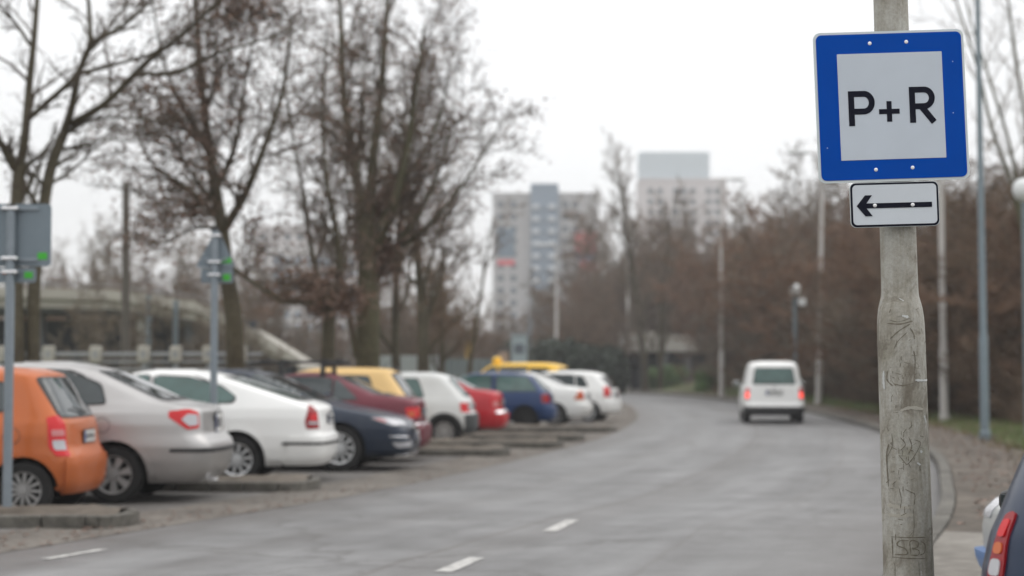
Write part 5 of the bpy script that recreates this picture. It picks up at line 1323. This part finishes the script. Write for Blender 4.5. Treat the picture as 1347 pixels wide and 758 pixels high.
# dark evergreen bushes beyond the bend
def bush(px, s, w, h, seed, label, mat_='evergreen', n=4200, leaf_s=.12):
    b = gpos(px, s); rr = random.Random(seed); V, Fc = [], []; root = empty('bush', tuple(b)); tag(root, label, 'bush', 'dark evergreen bushes beyond the bend' if mat_ == 'evergreen' else None)
    cl = [(Vector((rr.uniform(-w*.42, w*.42), rr.uniform(-w*.3, w*.3), rr.uniform(.2, .8) * h)), rr.uniform(.18, .34) * min(w, h * 1.4)) for _ in range(16)]
    for q in range(n):
        c, r0 = rr.choice(cl); d = Vector((rr.gauss(0, 1), rr.gauss(0, 1), rr.gauss(0, 1))).normalized(); p = c + d * r0 * rr.uniform(.6, 1.08); p.z = abs(p.z)
        a = perp(d, rr); b2 = (perp(a, rr) + d * .5).normalized(); s_ = leaf_s * rr.uniform(.6, 1.4) * 60 / max(20, s) ** 1.0 * .5
        k_ = len(V); V += [tuple(p - a * s_), tuple(p + b2 * s_ * .6), tuple(p + a * s_), tuple(p - b2 * s_ * .6)]; Fc.append((k_, k_+1, k_+2, k_+3))
    st = MB()
    for q in range(6):
        a = rr.uniform(0, 6.28); st.tube([(0, 0, 0), (math.cos(a) * w * .15, math.sin(a) * w * .1, h * .35), (math.cos(a) * w * .35, math.sin(a) * w * .2, h * .75)], [.05, .035, .015], 5)
    st.build('stems', M['bark'], root); link('foliage', V, Fc, M[mat_], root)
for i, (px, s, w, h) in enumerate(((700, 19, 4.2, 3.2), (745, 20, 4.0, 3.6), (772, 21, 4.0, 3.0), (765, 18.5, 3.2, 4.2), (722, 17, 3.6, 3.8))):
    bush(px, s, w, h, 70 + i, 'dark evergreen bush low beyond the bend, behind the farthest parked cars')
M['bright_bush'] = simple('ivy_leaf', (.07, .13, .03), .7, var=.4, scale=2)
bush(880, 18, 3.2, 1.5, 80, 'small bright green bush on the bank left of the tall lamp post', 'bright_bush', 4200, .07)
bush(938, 21.5, 2.6, 1.5, 81, 'bright green mound of leaves at the foot of the lamp post beside the van', 'bright_bush', 4200, .07)
# ------------------------------------------------------------------ grass, leaf litter
def blades(name, n, region, hmin, hmax, mt, label, w=.006):
    rr = random.Random(hash(name) % 1000 if False else len(name)); V, Fc = [], []
    for q in range(n):
        x, y, z = region(rr); h = rr.uniform(hmin, hmax); a = rr.uniform(0, 6.28); c, s = math.cos(a) * w, math.sin(a) * w; lx, ly = rr.gauss(0, h * .4), rr.gauss(0, h * .4)
        k_ = len(V); V += [(x - c, y - s, z), (x + c, y + s, z), (x + lx, y + ly, z + h)]; Fc.append((k_, k_+1, k_+2))
    tag(link(name, V, Fc, M[mt]), label, 'grass', kind='stuff')
def verge_pt(rr, y0, y1, o0, o1):
    y = y0 + (y1 - y0) * rr.random() ** 1.3; x = edge_x(y) + rr.uniform(o0, o1); k = min(1, max(0, (y - 72) / 22)); t = max(0, (x - edge_x(y) - 1.6)) / 38.4; q = min(1, t * 7); return x, y, .09 + .2 * t + 1.1 * k * q * q * (3 - 2 * q)
blades('grass', 42000, lambda rr: verge_pt(rr, 27, 110, 1.6, 8), .05, .16, 'grass1', 'short green grass on the verge between the poles at the right', .012)
blades('dry_grass', 26000, lambda rr: verge_pt(rr, 20, 110, 1.2, 9), .05, .2, 'grass2', 'straw coloured dead grass on the right hand verge', .009)
V, Fc = [], []
for q in range(5000):
    y = rnd.uniform(14.5, 60); x = edge_x(y) + rnd.uniform(.3, 6); z = .13 + .05 * rnd.random(); a = rnd.uniform(0, 6.28); s = rnd.uniform(.02, .05)
    k_ = len(V); V += [(x + s * math.cos(a), y + s * math.sin(a), z), (x - s * math.sin(a), y + s * math.cos(a), z + .015), (x - s * math.cos(a), y - s * math.sin(a), z), (x + s * math.sin(a), y - s * math.cos(a), z + .01)]; Fc.append((k_, k_+1, k_+2, k_+3))
for q in range(700):
    i = rnd.randrange(20, 80); p = Ledge[i]; t = (Ledge[i+1] - p); nrm = Vector((-t.y, t.x)).normalized(); c = p + t * rnd.random() + nrm * abs(rnd.gauss(.25, .4)); z = .016; a = rnd.uniform(0, 6.28); s = rnd.uniform(.012, .035)
    k_ = len(V); V += [(c.x + s * math.cos(a), c.y + s * math.sin(a), z), (c.x - s * math.sin(a), c.y + s * math.cos(a), z + .01), (c.x - s * math.cos(a), c.y - s * math.sin(a), z), (c.x + s * math.sin(a), c.y - s * math.cos(a), z + .008)]; Fc.append((k_, k_+1, k_+2, k_+3))
tag(link('fallen_leaves', V, Fc, M['dead_leaf']), 'brown fallen leaves scattered over the dirt verge and the gutter', 'fallen leaves', kind='stuff')
# ------------------------------------------------------------------ lamp posts and poles
M['post_grey'] = simple('post_concrete_grey', (.44, .42, .40), .7, var=.15, scale=4)
M['post_blue'] = simple('post_blue_grey', (.16, .20, .225), .5, .3, var=.15, scale=4)
M['lamp_white'] = simple('lamp_housing', (.72, .74, .74), .4)
M['wood'] = simple('old_pole_brown', (.10, .088, .075), .8, var=.2, scale=5)
def street_lamp(px, s, h, arm, label, r=.12, m='post_grey', py_lean=0, head=True, group='tall street lamps along the road'):
    b = gpos(px, s); root = empty('street_lamp', tuple(b)); tag(root, label, 'street lamp', group)
    lx = py_lean / s
    MB().tube([(0, 0, -.05), (lx * .2, 0, h * .2), (lx * .21, 0, h * .205), (lx, 0, h)], [r, r * .95, r * .78, r * .5], 14).build('post', M[m], root, True)
    MB().lathe([(r * 1.25, 0), (r * 1.25, .25), (r, .3)], 'Z', 14).build('base', M[m], root)
    if head:
        MB().tube([(lx, 0, h - .02), (lx + arm * .3, 0, h + .12), (lx + arm, 0, h + .18)], [r * .4, r * .35, r * .3], 8).build('arm', M[m], root)
        sgn = 1 if arm > 0 else -1
        hd = MB().box((lx + arm + sgn * .35, 0, h + .18), (.85, .30, .15), bev=.06).build('lamp_head', M['lamp_white'], root)
        MB().box((lx + arm + sgn * .40, 0, h + .095), (.5, .22, .04), bev=.015).build('lens', M['clear_lens'], hd)
street_lamp(1076, 33, 10, -.65, 'tall street lamp right of the white van, its head reaching left beside the blue sign', .13, py_lean=8)
street_lamp(949, 25.2, 11.3, .5, 'tall street lamp standing left of the white van', .13)
street_lamp(826, 17, 12.7, -.5, 'tall street lamp in front of the concrete wall at the bend', .14)
street_lamp(732, 19.5, 9.8, -.5, 'street lamp rising behind the bright yellow car roof', .15)
street_lamp(1241, 50, 10, -.6, 'pale concrete street lamp post right of the blue sign, its top hidden', .115, py_lean=-2)
street_lamp(1294, 68, 10.5, -.6, 'blue grey street lamp post at the right, rising out of the picture', .088, 'post_blue', py_lean=-3, group=None)
street_lamp(697, 18, 5.5, .0, 'grey post in front of the left tower block', .13, 'post_blue', head=False, group=None)
def camera_pole(px, s, ytop, label, r=.07):
    b = gpos(px, s); h = EYE + (HOR - ytop) / s; root = empty('camera_pole', tuple(b)); tag(root, label, 'camera pole', 'short poles with white camera housings')
    MB().tube([(0, 0, 0), (0, 0, h)], r, 12).build('post', M['post_blue'], root, True)
    d = empty('camera', (0, 0, h)); d.parent = root
    MB().lathe([(.001, .36), (.12, .33), (.20, .24), (.21, .08), (.16, -.02), (.12, -.07), (.001, -.12)], 'Z', 16).build('camera_dome', M['lamp_white'], d, True)
    MB().box((.26, 0, h - .28), (.26, .22, .36), bev=.04).build('junction_box', M['lamp_white'], root)
    MB().box((.1, 0, h - .28), (.14, .05, .05)).build('bracket', M['post_blue'], root)
camera_pole(1046, 36, 386, 'grey pole with two white camera housings just behind the white van')
camera_pole(1349, 68, 258, 'grey pole with a white camera housing at the right picture edge', .05)
b = gpos(165, 51); root = empty('utility_pole', tuple(b)); tag(root, 'dark brown utility pole behind the silver saloon, left of the triangular sign', 'pole')
MB().tube([(0, 0, 0), (.0, 0, 3.2), (-.02, 0, 6.3)], [.13, .115, .095], 12).build('post', M['wood'], root, True)
for (px, s, yt, lab) in ((231, 42, 395, 'thin blue grey post before the bridge, left of the triangular sign'), (195, 40, 388, 'thin pale post before the bridge, right of the dark utility pole')):
    b = gpos(px, s); r_ = empty('post', tuple(b)); tag(r_, lab, 'post'); h = EYE + (HOR - yt) / s
    MB().tube([(0, 0, 0), (0, 0, h)], .075, 10).build('shaft', M['post_blue'], r_, True); MB().lathe([(.1, 0), (.1, .2), (.075, .22)], 'Z', 10).build('base', M['post_grey'], r_)
# yellow post
M['yellowp'] = simple('post_yellow', (.42, .28, .10), .6, var=.25)
b = gpos(617, 36); r_ = empty('marker_post', tuple(b)); tag(r_, 'ochre yellow post above the red saloon', 'post'); h = EYE + (HOR - 452) / 36
MB().box((0, 0, h / 2), (.26, .2, h), bev=.02).build('shaft', M['yellowp'], r_); MB().box((0, 0, h + .03), (.32, .26, .06), bev=.01).build('cap', M['yellowp'], r_); MB().box((0, -.103, h - .75), (.26, .008, .25)).build('red_band', M['dark_red_lens'], r_)
# ------------------------------------------------------------------ fences
M['fence_rail'] = simple('fence_rail_grey', (.30, .31, .32), .6); M['fence_box'] = simple('fence_box_cream', (.42, .40, .35), .7, var=.2, scale=3)
M['sheet_fence'] = simple('corrugated_fence', (.34, .37, .36), .6, var=.12, scale=2); M['sheet_fence2'] = simple('corrugated_fence_dark', (.17, .20, .20), .6, var=.12, scale=2)
s = 56.; root = empty('railing', tuple(gpos(150, s))); tag(root, 'long grey railing with cream concrete posts behind the parked cars at the left', 'railing')
X = lambda px: (px - 150) / s; Z_ = lambda py: EYE + (HOR - py) / s
for py, t in ((466, .09), (476, .05), (486, .05), (500, .05)): MB().box(((X(-60) + X(345)) / 2, 0, Z_(py)), (X(345) - X(-60), .07, t), bev=.01).build('rail', M['fence_rail'], root)
for px in (-2, 65, 127, 190, 232, 275, 318):
    mb = MB().box((X(px), 0, Z_(500) / 2 + .3), (.10, .10, Z_(500) + .55)); mb.build('post', M['fence_rail'], root)
    mb = MB().box((X(px), -.03, Z_(466)), (.26, .2, .38), bev=.03).build('post_block', M['fence_box'], root)
    MB().box((X(px), -.135, Z_(466)), (.11, .01, .16)).build('plaque', M['fence_rail'], root)
s = 38.; root = empty('metal_fence', tuple(gpos(540, s))); tag(root, 'pale corrugated metal fence behind the straw yellow hatchback', 'fence')
def corr(par, x0_, x1_, h, m, nm):
    V, Fc = [], []; n = int((x1_ - x0_) / .06)
    for k in range(n + 1):
        x = x0_ + (x1_ - x0_) * k / n; y = .03 * (1 if (k // 2) % 2 else -1); V += [(x, y, 0.02), (x, y, h)]
    for k in range(n): Fc.append((2*k, 2*k+2, 2*k+3, 2*k+1))
    o = link(nm, V, Fc, m, par); o.modifiers.new('t', 'SOLIDIFY').thickness = .004; return o
corr(root, -1.15, .95, EYE + 20 / s, M['sheet_fence'], 'sheet_panel')
corr(root, .97, 2.85, EYE + 16 / s, M['sheet_fence2'], 'dark_sheet_panel')
for x in (-1.2, .96, 2.9): MB().box((x, -.02, (EYE + .55) / 2), (.08, .08, EYE + .55)).build('post', M['fence_rail'], root)
# ------------------------------------------------------------------ road bridge at the left
M['bridge'] = simple('bridge_concrete', (.36, .34, .30), .85, var=.18, scale=.6, bump=.2); M['conc_pale0'] = simple('pillar_pale', (.42, .41, .39), .85); M['bridge_dark'] = simple('bridge_shade_concrete', (.10, .105, .11), .9, var=.2, scale=.5)  # bridge_dark carries the shade below decks and slabs in its colour
M['wall_dark'] = simple('abutment_shade_dark', (.028, .034, .045), .9, var=.3, scale=.4)  # near-black colour stands for the deep shade inside the openings
s = 30.; g0 = gpos(20, s); root = empty('road_bridge', tuple(g0)); tag(root, 'concrete road bridge behind the cars at the left, with a ramp falling to the right', 'bridge')
X = lambda px: (px - 20) / s; Z_ = lambda py: EYE + (HOR - py) / s
deck = [(-220, 384, 402), (20, 388, 404), (150, 391, 407), (255, 405, 421), (300, 424, 442), (340, 446, 460), (368, 464, 476), (395, 480, 487)]
def ribbon(name, rows, y0, y1, m, up=None):
    V, Fc = [], []
    for (px, ya, yb) in rows:
        V += [(X(px), y0, Z_(ya)), (X(px), y1, Z_(ya)), (X(px), y1, Z_(yb)), (X(px), y0, Z_(yb))]
    n = len(rows)
    for i in range(n - 1):
        a = 4 * i
        for k in range(4): Fc.append((a + k, a + (k+1) % 4, a + 4 + (k+1) % 4, a + 4 + k))
    Fc += [(0, 1, 2, 3), (4*n-1, 4*n-2, 4*n-3, 4*n-4)]
    return link(name, V, Fc, m, root)
ribbon('deck', [(a, b + 2, c) for a, b, c in deck], 0, 9, M['bridge'])
ribbon('parapet', [(a, b - 9, b + 4) for a, b, c in deck], -.25, -.003, M['bridge'])
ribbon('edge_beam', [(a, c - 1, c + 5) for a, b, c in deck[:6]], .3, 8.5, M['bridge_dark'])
ribbon('handrail', [(a, b - 16, b - 14.5) for a, b, c in deck[:5]], -.15, -.1, M['fence_rail'])
for px in (-120, 40, 182, 246):
    yb = lerp_list([(d[0], d[2]) for d in deck], px); MB().box((X(px), 1.2, Z_(yb) / 2), (.55, .8, Z_(yb)), bev=.05).build('pillar', M['bridge_dark'] if px != 182 else M['conc_pale0'], root)  # front pillars, all but one, take the under-deck shade colour
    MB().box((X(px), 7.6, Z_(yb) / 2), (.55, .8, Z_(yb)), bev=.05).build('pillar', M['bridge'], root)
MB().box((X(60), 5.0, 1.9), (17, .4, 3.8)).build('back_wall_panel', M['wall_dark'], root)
ramp_w = [(262, 421, 505), (300, 440, 505), (340, 459, 505), (368, 474, 505), (395, 486, 505)]
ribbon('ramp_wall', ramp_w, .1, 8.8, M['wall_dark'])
# low concrete underpass beyond the bend, right of centre
s = 17.5; g0 = gpos(880, s); root = empty('concrete_underpass', tuple(g0)); tag(root, 'low concrete wall and dark opening under the trees beyond the bend, left of the van', 'underpass')
X = lambda px: (px - 880) / s; Z_ = lambda py: EYE + (HOR - py) / s
M['conc_pale'] = simple('wall_concrete_pale', (.34, .325, .295), .9, var=.25, scale=.7)
MB().box(((X(812) + X(866)) / 2, 0, (Z_(437) + Z_(463)) / 2), (X(862) - X(812), .5, Z_(437) - Z_(463)), bev=.04).build('parapet', M['conc_pale'], root)
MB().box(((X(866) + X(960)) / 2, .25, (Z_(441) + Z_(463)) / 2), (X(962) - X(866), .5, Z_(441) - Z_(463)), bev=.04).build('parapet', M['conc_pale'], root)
for px in (800, 846, 876, 905, 938, 966): MB().box((X(px), .6, Z_(465) / 2), (.5, .5, Z_(465)), bev=.03).build('pillar', M['bridge_dark'], root)  # pillars coloured dark as if standing in shade
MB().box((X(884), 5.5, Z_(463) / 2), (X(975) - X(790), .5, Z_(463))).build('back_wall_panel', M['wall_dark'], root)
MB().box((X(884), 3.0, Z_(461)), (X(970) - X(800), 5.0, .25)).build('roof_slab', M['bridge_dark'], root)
# ------------------------------------------------------------------ tower blocks
M['t_grey'] = simple('tower_render_grey', (.36, .355, .36), .85, var=.12, scale=.08); M['t_blue'] = simple('tower_blue_grey', (.17, .22, .28), .7, var=.15, scale=.1); M['t_win'] = simple('tower_window', (.10, .12, .14), .2, var=.4, scale=.2)
M['t_white'] = simple('tower_white', (.55, .54, .54), .85, var=.1, scale=.08); M['t_balc'] = simple('tower_balcony', (.50, .53, .56), .8); M['t_pink'] = simple('tower_pink_grey', (.52, .49, .49), .85, var=.1, scale=.1)
M['mural_red'] = simple('banner_red', (.55, .06, .08), .7, var=.35, scale=.12); M['mural_blue'] = simple('banner_blue', (.10, .22, .45), .7, var=.3, scale=.12); M['mural_dark'] = simple('banner_slate', (.09, .14, .19), .7, var=.3, scale=.12)
def block(name, label, Y, px0, px1, ytop, depth, m, rz=0.0):
    s = F_PX / Y; w = (px1 - px0) / s; h = EYE + (HOR - ytop) / s; xc = ((px0 + px1) / 2 - CX) / s
    root = empty(name, (xc, Y, 0), rz); tag(root, label, 'tower block' if h > 30 else 'apartment block')
    MB().box((0, depth / 2, h / 2), (w, depth, h)).build('wall', m, root)
    MB().box((0, depth / 2, h + .35), (w + .3, depth + .3, .7)).build('roof_edge', m, root)
    return root, s, w, h
def windows(root, xs, zs, ww, wh, m, y=-.02, name='window'):
    base = None
    for z in zs:
        for x in xs:
            if base is None:
                base = MB().box((0, 0, 0), (ww, .12, wh)).box((0, -.07, -wh / 2 - .06), (ww + .2, .14, .1)).build(name, m, root); o = base
            else: o = base.copy(); col.objects.link(o)
            o.location = (x, y, z)
root, s, w, h = block('tower_block', 'grey tower block with a blue grey balcony strip and a red banner', 410, 648, 788, 257, 14, M['t_grey'])
cx_ = ((698 + 735) / 2 - 718) / s; MB().box((cx_, -.5, (h + 2) / 2), (37 / s, 2.2, h + 2.2)).build('stair_tower', M['t_blue'], root)
MB().box((cx_, 5, h + 1.6), (6.5, 6, 3.0)).build('plant_room', M['t_blue'], root)
zs_ = [h - 2.0 - 2.9 * k for k in range(12)]
windows(root, [-10.6, -7.6, 4.6, 6.9], zs_, 1.5, 1.4, M['t_win'])
bz = None
for k in range(12):
    for xo in (-2.1, 1.7):
        o = MB().box((cx_ + xo, -2.2, zs_[k] - .7), (1.7, 1.2, 1.0)).build('balcony', M['t_balc'], root) if bz is None else bz.copy()
        if bz is None: bz = o; bx0 = (cx_ + xo, zs_[k])
        else: col.objects.link(o); o.location = (cx_ + xo - bx0[0], 0, zs_[k] - bx0[1])
def panel(x0_, x1_, y0_, y1_, m, nm, dy): MB().box((((x0_ + x1_) / 2 - 718) / s, -dy, EYE + (HOR - (y0_ + y1_) / 2) / s), ((x1_ - x0_) / s, .12, (y1_ - y0_) / s)).build(nm, m, root)
panel(757, 785, 305, 333, M['mural_red'], 'banner', .12); panel(757, 785, 333.5, 343, M['mural_blue'], 'blue_banner', .13); panel(763, 785, 343.5, 356, M['mural_red'], 'banner', .12)
panel(654, 677, 300, 338, M['mural_dark'], 'slate_panel', .12); panel(654, 677, 342, 349, M['mural_red'], 'red_panel', .12)
root, s, w, h = block('tower_block', 'pale pinkish tower block behind the tall narrow tree, with a white box on its roof', 500, 843, 957, 237, 16, M['t_pink'])
MB().box(((889 - 900) / s, 6, h + 4.2), (92 / s, 10, 8.4)).build('roof_house', simple('roof_house_white', (.50, .56, .60), .8, var=.06, scale=.05), root)
windows(root, [-9.5, -6.8, -2.2, .2, 2.6, 7.2, 9.6], [h - 3 - 3.0 * k for k in range(12)], 1.5, 1.5, M['t_win'])
root, s, w, h = block('apartment_block', 'hazy blue grey apartment block seen through the trees left of the thickest trunk', 380, 352, 470, 330, 14, M['t_white'])
windows(root, [-8, -5.6, -3.2, -.8, 1.6, 4.0, 6.4, 8.6], [h - 2.2 - 2.9 * k for k in range(8)], 1.4, 1.4, M['t_blue'])
for xx in (-6.8, 2.8): MB().box((xx, -.4, h / 2), (.5, .8, h - 1)).build('blue_fin', M['t_blue'], root)
root, s, w, h = block('apartment_block', 'pink apartment block glimpsed between the two leftmost crowns of the row', 430, 335, 420, 300, 14, M['t_pink'])
windows(root, [-6, -3, 0, 3, 6], [h - 2.2 - 2.9 * k for k in range(9)], 1.5, 1.4, M['t_win'])
# ------------------------------------------------------------------ small things over the car roofs near the middle
b = gpos(683, 22); r_ = empty('site_cabin', tuple(b)); tag(r_, 'pale blue grey cabin wall glimpsed above the bright yellow car roof', 'cabin')
z0, z1 = 0, EYE + (HOR - 440) / 22
MB().box((0, 1.2, z1 / 2), (.95, 2.4, z1), bev=.03).build('wall', simple('cabin_pale_blue', (.33, .40, .41), .6), r_); MB().box((0, 1.2, z1 + .05), (1.1, 2.6, .1)).build('roof', M['fence_rail'], r_); MB().box((0, -.02, z1 - .85), (.6, .04, .55)).build('window', M['t_win'], r_)
b = gpos(662, 30); r_ = empty('kiosk', tuple(b)); tag(r_, 'tan kiosk glimpsed above the bright yellow car roof', 'kiosk'); z1 = EYE + (HOR - 462) / 30
MB().box((0, .5, z1 / 2), (.42, 1.0, z1), bev=.03).build('wall', simple('kiosk_tan', (.36, .26, .19), .7), r_); MB().box((0, .5, z1 + .04), (.5, 1.1, .08)).build('roof', M['bridge_dark'], r_)
# ------------------------------------------------------------------ air
hz = MB().box((0, 590, 51), (2400, 1860, 104)).build('haze', None); tag(hz, 'thin winter haze over the whole scene', 'haze', kind='stuff')
hz.data.materials.clear(); m = bpy.data.materials.new('haze_air'); m.use_nodes = True; N = m.node_tree.nodes; N.clear(); out = N.new('ShaderNodeOutputMaterial'); pv = N.new('ShaderNodeVolumePrincipled')
pv.inputs['Color'].default_value = (.93, .94, .96, 1); pv.inputs['Density'].default_value = .0006; pv.inputs['Anisotropy'].default_value = .0
m.node_tree.links.new(pv.outputs[0], out.inputs['Volume']); hz.data.materials.append(m)
# ------------------------------------------------------------------ sky and light
SUN_EL, SUN_AZ = 42, 65
w = bpy.data.worlds.new('World'); bpy.context.scene.world = w; w.use_nodes = True; N, L = w.node_tree.nodes, w.node_tree.links
bg = N['Background']; sky = N.new('ShaderNodeTexSky'); sky.sky_type = 'NISHITA'; sky.sun_disc = False; sky.sun_elevation = R(SUN_EL); sky.sun_rotation = R(SUN_AZ)
tc = N.new('ShaderNodeTexCoord'); sp_ = N.new('ShaderNodeSeparateXYZ'); L.new(tc.outputs['Generated'], sp_.inputs[0])
mp = N.new('ShaderNodeMapping'); mp.inputs['Scale'].default_value = (1, 1, 3.5); L.new(tc.outputs['Generated'], mp.inputs['Vector'])
cl = noise(N, L, mp.outputs['Vector'], 3.2, 7, .55, .6)
gr = ramp(N, [(0.0, (.88, .885, .90)), (.10, (.96, .965, .975)), (.35, (1.0, 1.0, 1.0)), (1.0, (1.0, 1.0, 1.0))]); L.new(sp_.outputs['Z'], gr.inputs['Fac'])
zm = N.new('ShaderNodeMapRange'); L.new(sp_.outputs['Z'], zm.inputs['Value']); zm.inputs['From Min'].default_value = 0; zm.inputs['From Max'].default_value = 1; zm.inputs['To Min'].default_value = 8.6; zm.inputs['To Max'].default_value = 17.0
cm = N.new('ShaderNodeMapRange'); L.new(cl.outputs['Fac'], cm.inputs['Value']); cm.inputs['From Min'].default_value = .3; cm.inputs['From Max'].default_value = .7; cm.inputs['To Min'].default_value = .94; cm.inputs['To Max'].default_value = 1.07
mu = N.new('ShaderNodeMath'); mu.operation = 'MULTIPLY'; L.new(zm.outputs['Result'], mu.inputs[0]); L.new(cm.outputs['Result'], mu.inputs[1])
cv = N.new('ShaderNodeVectorMath'); cv.operation = 'SCALE'; L.new(gr.outputs['Color'], cv.inputs[0]); L.new(mu.outputs[0], cv.inputs['Scale'])
mxs = N.new('ShaderNodeMix'); mxs.data_type = 'RGBA'; mxs.inputs['Factor'].default_value = .93; L.new(sky.outputs[0], mxs.inputs['A']); L.new(cv.outputs[0], mxs.inputs['B'])
L.new(mxs.outputs['Result'], bg.inputs['Color']); bg.inputs['Strength'].default_value = .10
ld = bpy.data.lights.new('sun', 'SUN'); ld.energy = .55; ld.angle = R(40); ld.color = (1, .97, .93); lo = bpy.data.objects.new('sun', ld); col.objects.link(lo)
az, el = R(SUN_AZ), R(SUN_EL); sd = Vector((math.sin(az) * math.cos(el), math.cos(az) * math.cos(el), math.sin(el))); lo.rotation_euler = (-sd).to_track_quat('-Z', 'Y').to_euler(); lo.location = (0, 0, 40)
# ------------------------------------------------------------------ camera
cd = bpy.data.cameras.new('camera'); cam = bpy.data.objects.new('camera', cd); col.objects.link(cam); bpy.context.scene.camera = cam
cam.location = (0, 0, EYE); cam.rotation_euler = (math.pi / 2 + PITCH, 0, 0)
cd.sensor_width = 36; cd.lens = 36 * F_PX / 1347; cd.clip_end = 6000; cd.clip_start = .05
cd.dof.use_dof = True; cd.dof.focus_distance = 6.95; cd.dof.aperture_fstop = 2.05; cd.dof.aperture_blades = 0
sc_ = bpy.context.scene; sc_.view_settings.view_transform = 'Standard'; sc_.view_settings.look = 'None'; sc_.view_settings.exposure = .24; sc_.view_settings.gamma = 1
sc_.render.engine = 'CYCLES'; sc_.cycles.use_denoising = True
try: sc_.cycles.denoiser = 'OPENIMAGEDENOISE'
except Exception: pass
sc_.cycles.max_bounces = 6; sc_.cycles.volume_bounces = 1; sc_.cycles.transparent_max_bounces = 8; sc_.cycles.caustics_reflective = False; sc_.cycles.caustics_refractive = False
